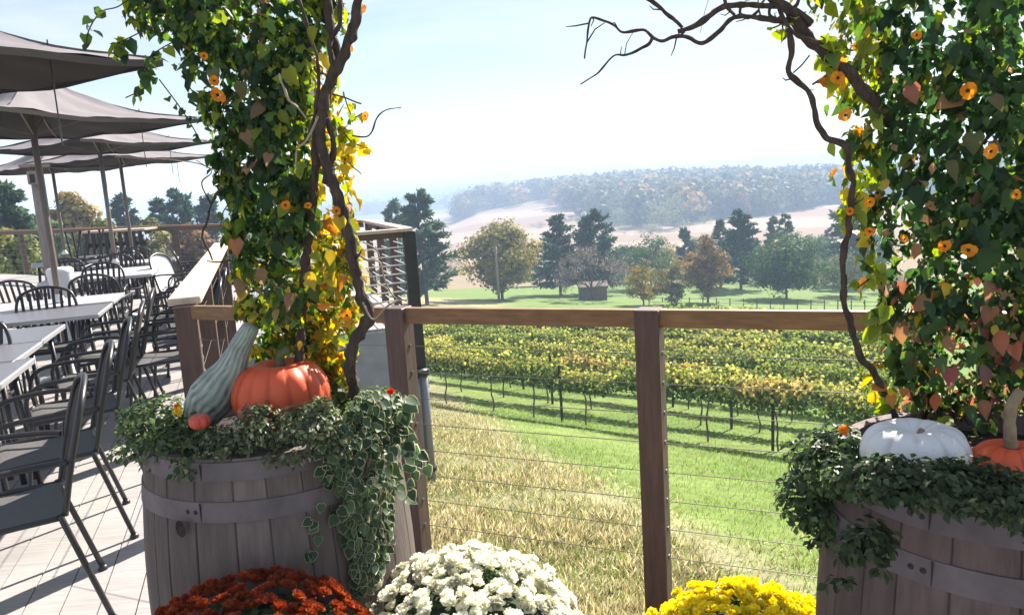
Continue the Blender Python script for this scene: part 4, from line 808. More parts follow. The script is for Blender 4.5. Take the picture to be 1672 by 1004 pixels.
for f, b, L1, l in ((G(0, 622, .73), G(52, 587, .73), 1.2, 'grey table nearest the camera at the left edge'), (G(25, 585, .73), G(62, 561, .73), 1.2, 'grey table second from the camera, touching the nearest one'), (G(75, 553, .73), G(98, 530, .73), 1.2, 'grey table third from the camera, before the first umbrella pole table'),
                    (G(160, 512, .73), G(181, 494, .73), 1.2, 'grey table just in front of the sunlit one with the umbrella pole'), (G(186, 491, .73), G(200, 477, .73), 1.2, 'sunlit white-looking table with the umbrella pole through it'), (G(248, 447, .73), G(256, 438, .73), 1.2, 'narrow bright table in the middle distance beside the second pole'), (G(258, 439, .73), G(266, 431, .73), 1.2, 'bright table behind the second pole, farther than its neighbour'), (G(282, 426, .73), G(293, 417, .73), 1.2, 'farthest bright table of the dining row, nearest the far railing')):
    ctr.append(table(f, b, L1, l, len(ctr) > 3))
# chairs at the far side and ends of the tables
kk = ['on the left side of the first sunlit table', 'on the left of the grey table before the sunlit one', 'beside the second umbrella pole, back to us', 'beyond the sunlit table, facing left', 'at the right end of the middle table', 'at the farthest bright table', 'near the far railing behind the last table']
spots = [('slat', ctr[4]+AD*1.0-BD*.35, FL-PI/2-.2), ('slat', ctr[4]+AD*.9+BD*.3, FL-PI/2), ('slat', ctr[5]-AD*.75+BD*.1, FL+PI/2), ('slat', ctr[5]+BD*1.0-AD*.2, FL+.2), ('slat', ctr[6]+BD*1.0+AD*.1, FL-.1), ('slat', ctr[7]+BD*.95, FL), ('slat', ctr[7]-AD*.8, FL+PI/2),
         ('slat', ctr[3]+BD*.95+AD*.1, FL+.1), ('slat', ctr[4]+BD*1.0+AD*.5, FL-.15), ('slat', ctr[2]-AD*.62+BD*.2, FL+PI/2), ('slat', ctr[3]-AD*.9-BD*.2, FL+PI/2+.1), ('slat', ctr[6]+AD*.85, FL-PI/2), ('slat', ctr[6]+AD*.8-BD*.6, FL-PI/2)]
labs = ['slatted metal chair behind the sunlit table, left of the umbrella pole', 'slatted metal chair behind the sunlit table, right of the umbrella pole', 'slatted chair with its back to us before the middle tables', 'slatted chair at the right end of the narrow bright table', 'slatted chair at the right end of the bright table behind the second pole', 'slatted chair at the right end of the farthest bright table', 'slatted chair in front of the farthest bright table', 'slatted chair at the right end of the grey table before the sunlit one', 'slatted chair off the far right corner of the sunlit table', 'slatted chair between the third grey table and the second', 'slatted chair with its back to us before the fourth grey table', 'slatted chair beyond the bright table near the second pole, right one', 'slatted chair beyond the bright table near the second pole, left one']
spots += [('slat', ctr[2]+AD*.72-BD*.15, FL-PI/2), ('slat', ctr[4]+BD*1.15+AD*1.0, FL+.3), ('sling', np.array((-2.98, 7.35)), FL+.1), ('slat', np.array((-3.45, 8.3)), FL-.2), ('slat', ctr[5]+BD*1.35+AD*.75, FL+.1), ('slat', ctr[7]+BD*1.5+AD*.3, FL+.2), ('slat', ctr[7]+AD*.9, FL-PI/2), ('slat', ctr[4]-AD*.72+BD*.15, FL+PI/2+.15)]
labs += ['slatted chair between the third grey table and the fourth', 'slatted chair standing in the aisle beyond the sunlit table', 'dark chair with its back to the cap railing, third from its near post', 'slatted chair against the far half of the cap railing', 'slatted chair in the aisle beside the two middle tables', 'slatted chair in the aisle beside the farthest bright table', 'slatted chair behind the farthest bright table, back to the railing', 'slatted chair with its back to us in front of the umbrella pole table']
for (k_, c, a), l in zip(spots, labs): chair(k_, c[0], c[1], a, l)
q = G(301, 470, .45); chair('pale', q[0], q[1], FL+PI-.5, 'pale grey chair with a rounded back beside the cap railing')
q = P(318, 440, 11.6); chair('slat', q[0], q[1], FL+PI+.35, 'tilted slatted chair by the far end of the cap railing')
q = G(140, 700, .1)
# umbrellas
e1 = np.array((-.91, .42)); e1 /= np.linalg.norm(e1); e2 = np.array((.42, .91)); e2 /= np.linalg.norm(e2)
def make_umbrella(hs=.98, eave=2.3, apex=2.75):
    root = empty('patio_umbrella', (0, 0, 0)); m = MB(); n = 14; cn = [np.array((*(e1*a*hs+e2*b*hs), eave)) for a, b in ((1, 1), (-1, 1), (-1, -1), (1, -1))]; ap = np.array((0, 0, apex))
    vs, fs = [], []
    for k in range(4):
        A_, B_ = cn[k], cn[(k+1) % 4]; o = len(vs)
        for i in range(n+1):
            t = i/n
            for j in range(n+1):
                s = j/n; edge = A_+(B_-A_)*s; edge = edge*np.array((1, 1, 1))+np.array((-edge[0], -edge[1], 0))*.05*4*s*(1-s); p = ap+(edge-ap)*t
                p[2] -= .10*math.sin(PI*t)*1.0 + .035*4*s*(1-s)*t*t - .022*noise.noise(Vector((k*5+s*4, t*4, 1))) - .012*t*math.sin(s*19+k*2+t*2)
                vs.append(p)
        fs += [(o+i*(n+1)+j, o+(i+1)*(n+1)+j, o+(i+1)*(n+1)+j+1, o+i*(n+1)+j+1) for i in range(n) for j in range(n)]
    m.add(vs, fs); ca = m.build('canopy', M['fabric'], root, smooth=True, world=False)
    ml = MB(); ml.add([v-np.array((0, 0, .018)) for v in vs], fs); ml.build('underside_shade', M['underside_shade'], ca, smooth=True, world=False)  # added dark sheet that paints the shaded underside
    m = MB()
    for k in range(4):
        A_, B_ = cn[k], cn[(k+1) % 4]; pr = None
        for j in range(n+1):
            s = j/n; e = A_+(B_-A_)*s; e = e+np.array((-e[0], -e[1], 0))*.05*4*s*(1-s); e[2] -= .035*4*s*(1-s)-.0-.022*noise.noise(Vector((k*5+s*4, 4, 1)))+.0
            if pr is not None: m.add([pr+(0, 0, .0), e+(0, 0, .0), e-(0, 0, .035), pr-(0, 0, .035)], [(0, 1, 2, 3)])
            pr = e
    m.build('hem', M['underside_shade'], ca, world=False)
    m = MB(); m.tube([(0, 0, .02), (0, 0, apex+.02)], .027, 12); m.build('pole', M['pole_w'], root, smooth=True, world=False)
    for k in range(4):
        m = MB(); A_ = cn[k]; q = [ap+(A_-ap)*t-np.array((0, 0, +.02+.10*math.sin(PI*t))) for t in np.linspace(0.02, .98, 7)]; m.tube(q, .008, 6); ri = m.build('rib', M['pole_w'], root, world=False)
        m = MB(); m.tube([(0, 0, apex-.55), q[3]], .006, 6); m.build('strut', M['pole_w'], ri, world=False)
    m = MB(); m.lathe([(.001, .09), (.018, .07), (.022, .03), (.012, 0)], 12, (0, 0, apex+.0)); m.build('finial', M['pole_w'], root, smooth=True, world=False)
    m = MB(); m.lathe([(.04, .73), (.055, .735), (.055, .75), (.03, .80), (.024, .81)], 16); m.build('collar', M['white_plastic_lit_cable'], root, smooth=True, world=False)
    m = MB(); m.lathe([(.001, .0), (.24, 0), (.24, .04), (.05, .08), (.03, .3), (.022, .3)], 24); m.build('base', M['metal'], root, smooth=True, world=False)
    m = MB(); a_ = cn[1]*.62; m.tube([(a_[0], a_[1], eave+.1), (a_[0], a_[1], eave-.42)], .004, 5); m.build('tie_cord', M['metal'], root, world=False)
    return root
um = make_umbrella(); ups = [((-3.06, 3.9), 'nearest dark umbrella, cut by the left edge of the picture', 0), ((-4.05, 7.1), 'second umbrella from the camera, its pole rising from the sunlit table', .02), ((-5.3, 10.75), 'third umbrella from the camera, pole beside the middle tables', -.03), ((-6.25, 13.3), 'fourth umbrella from the camera, nearest the far railing on the right', .04), ((-8.2, 14.8), 'small distant umbrella behind the bar counter', -.05), ((-9.6, 12.4), 'distant umbrella at the left edge behind the second pole', .1)]
for k, ((x, y), l, dr) in enumerate(ups):
    o = um if k == 0 else copy_tree(um); o.location = (x, y, rnd.uniform(-.04, .04) if k > 1 else 0); o.rotation_euler = (0, 0, dr); tag(o, l, 'umbrella', 'patio umbrellas in a row along the deck')
# bar counter with upturned chairs, timber post, bin
q0 = G(196, 373, 1.07); q1 = G(238, 367, 1.07); q0[:2] *= .9; q1[:2] *= .9
cx, cy = (q0[0]+q1[0])/2, (q0[1]+q1[1])/2; bar = empty('bar_counter', (cx, cy, 0)); tag(bar, 'dark slatted bar counter with a bright top by the far railing', 'counter')
dd = np.array((math.cos(math.radians(-12)), math.sin(math.radians(-12)))); nn = np.array((-dd[1], dd[0])); D2 = lambda a, b: (cx+dd[0]*a+nn[0]*b, cy+dd[1]*a+nn[1]*b)
ax, ay = (dd[0], dd[1], 0), (nn[0], nn[1], 0)
m = MB(); m.box((*D2(-.35, 0), 1.06), (1.5, .45, .04), ax, ay, bev=.006); m.build('counter_top', M['cap'], bar)
for k in range(9):
    m = MB(); m.box((*D2(-.95+.15*k, -.17), .52), (.07, .03, 1.03), ax, ay); m.build('slat', M['dark_iron'], bar)
m = MB(); 
for z in (.2, .5, .8): m.box((*D2(-.35, -.13), z), (1.35, .03, .07), ax, ay)
m.build('cross_rail', M['dark_iron'], bar)
for k, (px, py, Y, fl, l) in enumerate(((105, 420, 12.3, True, 'upturned dark chair stacked left of the third umbrella pole'), (125, 420, 12.6, True, 'upturned dark chair stacked beside the first upturned one'), (148, 420, 12.9, True, 'upturned dark chair stacked nearest the third umbrella pole'))):
    x = P(px, 400, Y)[0]; chair('slat', x, Y, FL+.5*k+.4, l, 'chairs turned upside down on a table', z=.73+.46, flip=True)
st_ = make_table(1.3, .7); xx = P(126, 400, 12.6)[0]; st_.location = (xx, 12.6, 0); st_.rotation_euler = (0, 0, FL+.2); tag(st_, 'dark table carrying the upturned chairs near the far railing', 'table')
tq = P(82, 430, 9.6); tp_ = empty('timber_post', (tq[0], 9.6, 0)); tag(tp_, 'thick weathered timber post with a small lantern box near its top', 'post')
m = MB(); m.tube([(tq[0], 9.6, z) for z in (0, .7, 1.4, 2.05)], [.085, .08, .075, .072], 14, rough=.15); m.build('post', M['oldwood'], tp_, smooth=True)
m = MB(); m.box((tq[0]+.03, 9.5, 1.93), (.13, .1, .16), bev=.01); lan = m.build('lantern', M['oldwood'], tp_)
m = MB(); m.box((tq[0]+.03, 9.448, 1.92), (.06, .004, .1)); m.build('lantern_opening', M['dark_iron'], lan)
m = MB(); m.box((tq[0]+.02, 9.55, 2.07), (.24, .26, .035), bev=.01); m.build('post_cap', M['oldwood'], tp_)
bq = P(97, 440, 9.2); bn = empty('waste_bin', (bq[0], 9.2, 0)); tag(bn, 'round white bin behind the sunlit table, beside the timber post', 'bin')
m = MB(); m.lathe([(.12, 0), (.135, .78), (.14, .80), (.14, .83)], 24, (bq[0], 9.2, 0)); m.build('bin_body', M['white_plastic_lit_cable'], bn, smooth=True)
m = MB(); m.lathe([(.143, .83), (.143, .86), (.12, .885), (.001, .89)], 24, (bq[0], 9.2, 0)); m.build('lid', M['white_plastic_lit_cable'], bn, smooth=True)

# ------------------------------------------------------------------ rough grass on the bank
lb = LB(); N = 120000; Yv = 3.2+19*rs.rand(N*3)**1.25; tv = rs.uniform(-.16, .5, N*3); Xv = tv*Yv
keep = (dryside(Xv, Yv)+.6*rs.normal(size=N*3) > .1) & ((Xv-p0[0])*NR[0]+(Yv-p0[1])*NR[1] > .1)
Xv, Yv = Xv[keep][:N], Yv[keep][:N]; g = np.array([noise.noise(Vector((x*.8, y*.8, 5)))+.6*noise.noise(Vector((x*2.6, y*2.6, 1))) for x, y in zip(Xv, Yv)])
kp = rs.rand(len(g)) < .75+.8*g; Xv, Yv, g = Xv[kp], Yv[kp], g[kp]; n = len(Xv); pos = np.stack([Xv, Yv, height(Xv, Yv)-.01], 1)
up = unit(n)*.75+np.array((0, 0, 1.)); cl = np.where((rs.rand(n, 1) < np.clip(.36+.5*g[:, None]*-1, .1, .7)), pick([(.16, .19, .06), (.12, .15, .05)], n), pick([(.41, .36, .22), (.33, .29, .16), (.50, .45, .30), (.24, .21, .115)], n))
BLADE = (np.array([(-.05, 0, 0), (.05, 0, 0), (.035, .55, .05), (0, 1, .22)], float), np.array([(0, 1, 2), (0, 2, 3)]), np.zeros(4))
lb.leaves(pos, unit(n)+np.array((0, -.5, .3)), up, (.05+.08*rs.rand(n))*(.7+.5*np.clip(g+.5, 0, 1.2)), cl, BLADE)
tag(lb.build('dry_grass', M['grass']), 'rough straw-coloured grass covering the bank below the deck', 'grass', kind='stuff')
lb = LB(); N = 60000; Yv = 4.5+24*rs.rand(N*2)**1.1; tv = rs.uniform(-.2, .52, N*2); Xv = tv*Yv; kp = dryside(Xv, Yv)+.4*rs.normal(size=N*2) < .1; Xv, Yv = Xv[kp][:N], Yv[kp][:N]; n = len(Xv)
g = np.array([noise.noise(Vector((x*.5, y*.5, 9))) for x, y in zip(Xv, Yv)]); path = np.exp(-((dryside(Xv, Yv)-.1)/.5)**2); kp = rs.rand(n) > path*.8; Xv, Yv, g = Xv[kp], Yv[kp], g[kp]; n = len(Xv)
lb.leaves(np.stack([Xv, Yv, height(Xv, Yv)-.01], 1), unit(n)+np.array((0, -.4, .4)), unit(n)*.6+np.array((0, 0, 1.)), .035+.06*rs.rand(n), pick([(.13, .205, .045), (.17, .24, .06), (.25, .26, .10), (.10, .16, .035)], n), BLADE)
tag(lb.build('lawn_grass', M['grass']), 'short green grass on the slope up to the vineyard', 'grass', kind='stuff')

# ------------------------------------------------------------------ vineyard
def vine_meshes(name, n, s, pal_top, pal_low, L=1.75, H0=.82, H1=1.36, th=.34):
    lb = LB(); x = rs.uniform(-L/2, L/2, n); t = rs.rand(n); z = H0+(H1-H0)*t**.8; y = rs.normal(0, 1, n)*th*(.55+.45*np.sin(PI*np.clip(t, 0, 1)))*.6
    shoots = rs.rand(n) < .1; z[shoots] += .25*rs.rand(shoots.sum()); hole = np.array([noise.noise(Vector((a*2.2, b*2, n*.01))) for a, b in zip(x, z)]); kp = hole > -.3
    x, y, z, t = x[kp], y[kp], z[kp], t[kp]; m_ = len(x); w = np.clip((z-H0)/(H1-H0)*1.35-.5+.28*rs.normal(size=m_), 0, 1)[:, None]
    cl = pick(pal_low, m_)*(1-w)+pick(pal_top, m_)*w  # lower leaves darkened: shade under the canopy put into leaf colour
    q = unit(m_); q[:, 1] += np.sign(y)*.8; q[:, 2] += .5; lb.leaves(np.stack([x, y, z], 1), q, unit(m_)+np.array((0, 0, -.7)), s*(.7+.6*rs.rand(m_)), cl, CLUMP)
    o = lb.build(name, M['grape_leaf'], None); C.objects.unlink(o); me = o.data; bpy.data.objects.remove(o); return me
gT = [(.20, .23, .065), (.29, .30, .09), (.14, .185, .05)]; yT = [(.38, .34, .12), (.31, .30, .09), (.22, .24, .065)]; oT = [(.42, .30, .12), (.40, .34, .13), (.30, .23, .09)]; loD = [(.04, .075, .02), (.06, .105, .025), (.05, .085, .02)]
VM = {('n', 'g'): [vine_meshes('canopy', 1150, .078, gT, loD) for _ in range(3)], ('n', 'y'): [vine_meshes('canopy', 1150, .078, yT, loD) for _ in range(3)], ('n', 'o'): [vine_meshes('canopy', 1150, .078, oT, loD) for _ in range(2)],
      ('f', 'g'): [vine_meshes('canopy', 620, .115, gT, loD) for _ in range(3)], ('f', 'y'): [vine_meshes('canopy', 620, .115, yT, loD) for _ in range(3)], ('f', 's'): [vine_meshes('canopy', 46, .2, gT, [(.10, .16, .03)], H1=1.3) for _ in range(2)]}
def trunk_mesh():
    m = MB(); x = 0; pts = [(0, 0, -.1)]
    for z in (.2, .45, .7, .85): x += rnd.uniform(-.05, .05); pts.append((x, rnd.uniform(-.03, .03), z))
    m.tube(smoothp(pts, 3), list(np.linspace(.024, .016, 13)), 6, rough=.3); m.tube([pts[-1], (x+.3, 0, .88), (x+.7, 0, .9)], .014, 5); m.tube([pts[-1], (x-.3, 0, .88), (x-.7, 0, .9)], .014, 5)
    o = m.build('trunk', M['tree_bark']); C.objects.unlink(o); me = o.data; bpy.data.objects.remove(o); return me
TM = [trunk_mesh() for _ in range(4)]
pm = MB(); pm.box((0, 0, .60), (.055, .055, 1.56), bev=.01); o = pm.build('trellis_post', M['dark_iron']); C.objects.unlink(o); PM = o.data; bpy.data.objects.remove(o)
RA = math.atan2(RU[1], RU[0])
def proj_x(w): v = np.array(w)-CAM; return 836+FOC*(v@RV)/(v@FV)
rown = ['front', 'second', 'third', 'fourth', 'fifth', 'sixth', 'seventh', 'eighth', 'ninth', 'tenth', 'eleventh', 'twelfth', 'thirteenth', 'last']
us = [15.4, 17.5, 19.6, 21.7, 23.9, 26.1, 28.4, 30.8, 33.2, 36., 39., 42., 45.]
for k, u in enumerate(us):
    ss = []
    s = -60.+rnd.uniform(0, 1)
    step = 1.45 if k < 6 else 1.95
    while s < 60:
        xy = NU*u+RU*s
        if xy[1] > 6:
            px = proj_x((xy[0], xy[1], hz(*xy)+1))
            if 655 < px < 1500 and (u < 32 or px > 1090): ss.append((s, px))
        s += step
    last = None
    for i, (s, px) in enumerate(ss):
        if k in (6, 7) and rnd.random() < .05: continue
        xy = NU*u+RU*(s+rnd.uniform(-.1, .1)); z = hz(*xy); v = empty('grapevine', (xy[0], xy[1], z)); v.rotation_euler = (0, rnd.uniform(-.03, .03), RA+(PI if rnd.random() < .5 else 0)); sc = rnd.uniform(.9, 1.1); v.scale = (max(.95, step/1.6), sc, sc)
        f = noise.noise(Vector((xy[0]*.16, xy[1]*.16, 2)))+.0
        if k >= 11: key = ('f', 's')
        elif k < 5: key = ('n', 'o' if (px > 960 and k < 3 and rnd.random() < .22) else 'y' if f+rnd.uniform(-.3, .3) > (-.05 if px > 850 else .12) else 'g')
        else: key = ('f', 'y' if f+rnd.uniform(-.3, .3) > .05 else 'g')
        hue = {'g': 'green', 'y': 'yellowing', 'o': 'orange-tinged', 's': 'young sparse'}[key[1]]
        tag(v, '%s grapevine in the %s vineyard row counted from the deck' % (hue, rown[k]), 'grapevine', '%s vines of the %s vineyard row' % (hue, rown[k]))
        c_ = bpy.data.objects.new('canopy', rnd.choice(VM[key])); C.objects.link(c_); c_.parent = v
        if k < 8:
            t_ = bpy.data.objects.new('trunk', rnd.choice(TM)); C.objects.link(t_); t_.parent = v
    if ss:
        s0, s1 = ss[0][0]-1, ss[-1][0]+1; s = s0; 
        stp = 5.0 if k < 9 else 3.2; s = s0+rnd.uniform(0, 2)
        while s < s1:
            xy = NU*(u-.02)+RU*s; t_ = bpy.data.objects.new('trellis_post', PM); C.objects.link(t_); t_.location = (xy[0], xy[1], hz(*xy)); t_.rotation_euler = (rnd.gauss(0, .02), rnd.gauss(0, .02), RA)
            tag(t_, 'dark wooden trellis post in the %s vineyard row' % rown[k], 'post', 'trellis posts of the %s vineyard row' % rown[k]); s += stp
        w = MB(); 
        for zz in (.9, 1.4):
            w.tube([(*(NU*u+RU*t), hz(*(NU*u+RU*t))+zz) for t in np.linspace(s0, s1, 14)], .006, 4)
        wo = w.build('trellis_wire', M['cable']); tag(wo, 'pair of thin trellis wires strung along the %s vineyard row' % rown[k], 'wire')

# ------------------------------------------------------------------ trees
def tree(px, Y, ytop, wpx, kind, pal, label, group='trees beyond the vineyard', base_frac=.05, dens=1.0, name='tree', cat='tree'):
    b = gpoint(px, Y); top = P(px, ytop, Y); b[0] = top[0]*.4+b[0]*.6; Ht = top[2]-b[2]; Wt = wpx*Y/1300*(1.12 if kind != 'bare' else 1); root = empty(name, b); tag(root, label, cat, group)
    rt = MB(); tr = max(.05, Ht*.02); lean = rnd.uniform(-.02, .02)*Ht
    tp = smoothp([b+np.array((0, 0, -.3)), b+np.array((lean*.3, 0, Ht*.25)), b+np.array((lean, 0, Ht*.55)), b+np.array((lean, 0, Ht*(.95 if kind == 'pine' else .75)))], 4); rt.tube(tp, list(np.linspace(tr, tr*.25, len(tp))), 7)
    lb = LB()
    if kind == 'pine':
        nb = int(54*dens); pos, nr, tpv, sz = [], [], [], []
        for i in range(nb):
            h = .08+.9*(i+.5*rnd.random())/nb; a = rnd.random()*6.28; env = (1-h)**.7*(.55+.45*min(1, h/.25)); Lb = Wt/2*env*rnd.uniform(.5, 1.35)+.15
            o = b+np.array((lean*h, 0, Ht*h)); d = np.array((math.cos(a), math.sin(a), rnd.uniform(.05, .45)))
            rt.tube([o, o+d*Lb*.6, o+d*Lb+np.array((0, 0, .08*Lb))], [tr*.25, tr*.15, .01], 4)
            m_ = int(70*dens*(.5+env)); t = .25+.8*rs.rand(m_); q = o+d*(t[:, None]*Lb)+rs.normal(size=(m_, 3))*np.array((.16, .16, .1))*(Lb*.38+.3)
            pos.append(q); nr.append(unit(m_)+np.array((0, 0, .8))); tpv.append(d+.8*unit(m_)+np.array((0, 0, .3))); sz.append(Ht*.05*(.6+.7*rs.rand(m_)))
        pos = np.concatenate(pos); n = len(pos); lb.leaves(pos, np.concatenate(nr), np.concatenate(tpv), np.concatenate(sz), pick(pal, n), NEEDLE)
    elif kind == 'bare':
        tips = []
        def grow(p, d, L, r, dep):
            q = p+d*L; rt.tube([p, (p+q)/2+unit(1)[0]*L*.06, q], [r, r*.85, r*.65], 5 if dep < 2 else 3)
            if dep == 4: return
            for _ in range(3 if dep < 3 else 4):
                e = d+unit(1)[0]*.62+np.array((0, 0, .12)); e /= np.linalg.norm(e); grow(q, e, L*rnd.uniform(.6, .82), r*.6, dep+1)
            if dep >= 2: tips.append(q)
        o = b+np.array((0, 0, Ht*.16))
        for _ in range(8):
            e = np.array((rnd.uniform(-1, 1)*.85*Wt/Ht, rnd.gauss(0, .6), rnd.uniform(.6, 1.1))); e /= np.linalg.norm(e); grow(o, e, Ht*.30, tr*.6, 0)
        tips = np.array(tips); n = len(tips)*9; q = np.repeat(tips, 9, 0)+rs.normal(size=(n, 3))*Ht*.035; lb.leaves(q, unit(n), unit(n)+np.array((0, 0, .4)), Ht*.035*(.6+rs.rand(n)), pick(pal, n), NARROW)
    else:
        nc = int(62*dens); cz = base_frac+(1-base_frac)*.5; ch = Ht*(1-base_frac)/2; pos, cols = [], []; nrv = []
        for i in range(nc):
            d = unit(1)[0]; rr = rnd.uniform(.45, .92); asym = 1+.22*noise.noise(Vector(d*1.7)+Vector((px, 0, 0)))
            taper = 1-.25*max(0, d[2]) if kind == 'round' else 1-.45*max(0, d[2])
            c = b+np.array((d[0]*Wt/2*rr*taper*asym, d[1]*Wt/2*rr*taper*asym, Ht*cz+d[2]*ch*rr*asym)); cr = Wt*rnd.uniform(.085, .16)
            if i % 3 == 0: rt.tube([b+np.array((lean*.6, 0, Ht*(base_frac+.1))), (b+np.array((0, 0, Ht*.45))+c)/2, c], [tr*.4, tr*.22, tr*.06], 4)
            m_ = int(80*dens); q = unit(m_); rad = rs.rand(m_, 1)**.45; pos.append(c+q*rad*cr*np.array((1.15, 1.15, .8))); nrv.append(q+d*.5+.4*unit(m_)); cols.append(pick(pal, 1)*(1+.15*rs.normal(size=(m_, 1)))*.6+pick(pal, m_)*.4)
        pos = np.concatenate(pos); n = len(pos); lb.leaves(pos, np.concatenate(nrv), unit(n)+np.array((0, 0, -.3)), Ht*.032*(.6+.8*rs.rand(n)), np.clip(np.concatenate(cols), .01, .7), CLUMP)
    rt.build('trunk', M['tree_bark'], root, smooth=True); lb.build('crown', M['tree_leaf'], root); return root
PINE = [(.035, .065, .04), (.05, .085, .05), (.025, .05, .035)]; PINE2 = [(.07, .11, .06), (.05, .09, .05)]; OLV = [(.25, .21, .075), (.17, .165, .06), (.33, .25, .08)]; RUST = [(.22, .14, .075), (.15, .11, .06), (.27, .18, .08)]; GRN = [(.06, .10, .035), (.09, .13, .045), (.045, .08, .03)]; GREY = [(.19, .16, .15), (.15, .125, .12)]; YO = [(.30, .2, .04), (.2, .18, .05), (.12, .13, .04)]
tree(692, 70, 312, 96, 'pine', PINE2, 'tall loose pine on the lawn just right of the dark deck post', dens=1.4)
tree(648, 84, 326, 64, 'pine', PINE2, 'paler pine half hidden left of the tall loose pine')
tree(817, 78, 352, 128, 'round', OLV, 'broad olive-yellow tree with a thinning top, standing behind the power pole', base_frac=.05, dens=1.5)
tree(913, 88, 352, 84, 'pine', PINE, 'dark pine left of the pair behind the grey leafless tree', dens=1.2)
tree(972, 90, 343, 112, 'pine', PINE, 'taller dark pine right of the pair behind the grey leafless tree', dens=1.4)
tree(966, 77, 398, 128, 'bare', GREY, 'grey leafless tree standing beside the small brown shed')
tree(1062, 97, 383, 98, 'round', GRN, 'dark green rounded tree behind the small orange-tipped one')
tree(1120, 104, 372, 38, 'pine', PINE, 'small dark conifer between the rounded tree and the rust one')
tree(1050, 70, 424, 66, 'round', YO, 'small orange-tipped tree with yellow-green crown, left one of two', base_frac=.03, dens=.9)
tree(1096, 71, 420, 62, 'round', [(.12, .12, .045), (.2, .15, .05)], 'small dull green tree touching the orange-tipped one on its right', base_frac=.03, dens=.9)
tree(1155, 74, 386, 84, 'oval', RUST, 'rust-brown tree with two visible trunks, left of the tall pine', base_frac=.07, dens=1.2)
tree(1209, 93, 343, 82, 'pine', PINE, 'tall dark pine rising between the rust tree and the round green tree', dens=1.4)
tree(1176, 97, 358, 46, 'pine', PINE2, 'narrow pine close behind the rust tree')
tree(1262, 106, 354, 32, 'pine', PINE, 'narrow dark spruce, left of two behind the round green tree')
tree(1284, 108, 350, 44, 'pine', PINE, 'fuller dark spruce, right of two behind the round green tree')
tree(1284, 80, 383, 122, 'round', GRN, 'large round green tree on the lawn with a short trunk', dens=1.6)
tree(1386, 96, 330, 110, 'pine', PINE, 'dark pine partly hidden by the hanging branch of the right vine', dens=1.4)
tree(1380, 82, 412, 84, 'round', [(.09, .11, .05), (.13, .14, .07)], 'grey-green tree below the dark pine behind the hanging branch', dens=1.0)
tree(1452, 84, 436, 80, 'round', [(.2, .13, .1), (.14, .12, .07)], 'low brownish tree at the edge of the right vine leaves')
tree(1330, 100, 415, 60, 'oval', [(.10, .12, .07), (.14, .15, .08)], 'pale slender tree right of the large round green tree', dens=.7)
tree(736, 165, 418, 50, 'round', [(.18, .12, .10), (.22, .15, .12)], 'brown rounded shrub in the field right of the tall loose pine', base_frac=0, dens=.7)
for (px, Y, yt, w, kd, pal, l) in ((1015, 112, 398, 70, 'round', GRN, 'dark round tree in the belt right of the grey leafless tree'), (1090, 118, 392, 64, 'round', OLV, 'olive tree in the back of the belt above the orange-tipped one'), (1135, 122, 385, 60, 'round', GRN, 'green tree in the back of the belt left of the rust tree'), (1232, 120, 388, 70, 'round', [(.09, .11, .06), (.12, .13, .07)], 'grey-green tree filling the gap between the tall pine and the round green tree'), (1325, 118, 380, 70, 'round', GRN, 'dark tree in the back of the belt right of the large round green tree'), (1352, 122, 372, 50, 'pine', PINE, 'dark pine in the back of the belt left of the hanging branch'), (1420, 112, 385, 80, 'round', GRN, 'dark tree at the back of the belt beside the right vine'), (880, 112, 400, 60, 'pine', PINE2, 'pale pine behind the right flank of the olive-yellow tree'), (940, 116, 405, 60, 'round', GRN, 'dark tree behind the pine pair')):
    tree(px, Y, yt, w, kd, pal, l, base_frac=0, dens=1.0)
for (px, Y, yt, w, pal, l) in ((1000, 98, 436, 90, GRN, 'low dark shrub behind the brown shed'), (1190, 104, 434, 100, GRN, 'low dark shrub behind the rust tree'), (1238, 98, 440, 80, [(.10, .13, .06)], 'low grey-green shrub left of the large round green tree'), (1345, 96, 436, 100, GRN, 'low dark shrub right of the large round green tree'), (1412, 92, 446, 90, [(.12, .13, .06)], 'low pale shrub near the right vine edge'), (1125, 100, 438, 80, OLV, 'low olive shrub left of the rust tree')):
    tree(px, Y, yt, w, 'round', pal, l, 'shrubs under the tree belt', base_frac=0, dens=.8, name='shrub', cat='shrub')
VT = [(.13, .15, .09), (.17, .18, .09), (.10, .12, .08)]
for (px, Y, yt, w, l) in ((1100, 290, 317, 92, 'big pale rounded tree in the valley below the wooded hill'), (1045, 310, 330, 60, 'pale valley tree left of the big rounded one'), (1005, 320, 338, 52, 'hazy valley tree above the dark pine pair'), (1075, 330, 325, 40, 'slim valley tree close behind the big rounded one'), (1150, 300, 352, 36, 'small valley tree at the lower edge of the pink field'), (1020, 270, 372, 70, 'low valley tree behind the dark rounded tree'), (918, 480, 316, 44, 'hazy tree clump at the top of the near pink field'), (948, 470, 318, 36, 'hazy tree right of the clump at the top of the near pink field'), (880, 330, 362, 40, 'small hazy tree in the field above the olive-yellow tree'), (1062, 250, 362, 46, 'pale low tree in the valley in front of the big rounded one')):
    tree(px, Y, yt, w, 'round', VT, l, 'trees in the valley', base_frac=.02, dens=.8)
LT = 'trees behind the deck'
tree(22, 36, 300, 120, 'pine', PINE2, 'bushy green pine at the left edge behind the far railing', LT, dens=1.6); tree(66, 40, 318, 90, 'round', [(.09, .14, .05), (.06, .10, .04)], 'green tree behind the timber post', LT, base_frac=.02, dens=1.3)
tree(128, 46, 309, 112, 'round', [(.24, .2, .07), (.18, .17, .06), (.3, .22, .08)], 'olive-gold rounded tree between the second and third umbrella poles', LT, base_frac=.02, dens=1.5); tree(214, 60, 316, 64, 'pine', PINE, 'dark pine behind the bar counter poles', LT, dens=1.2)
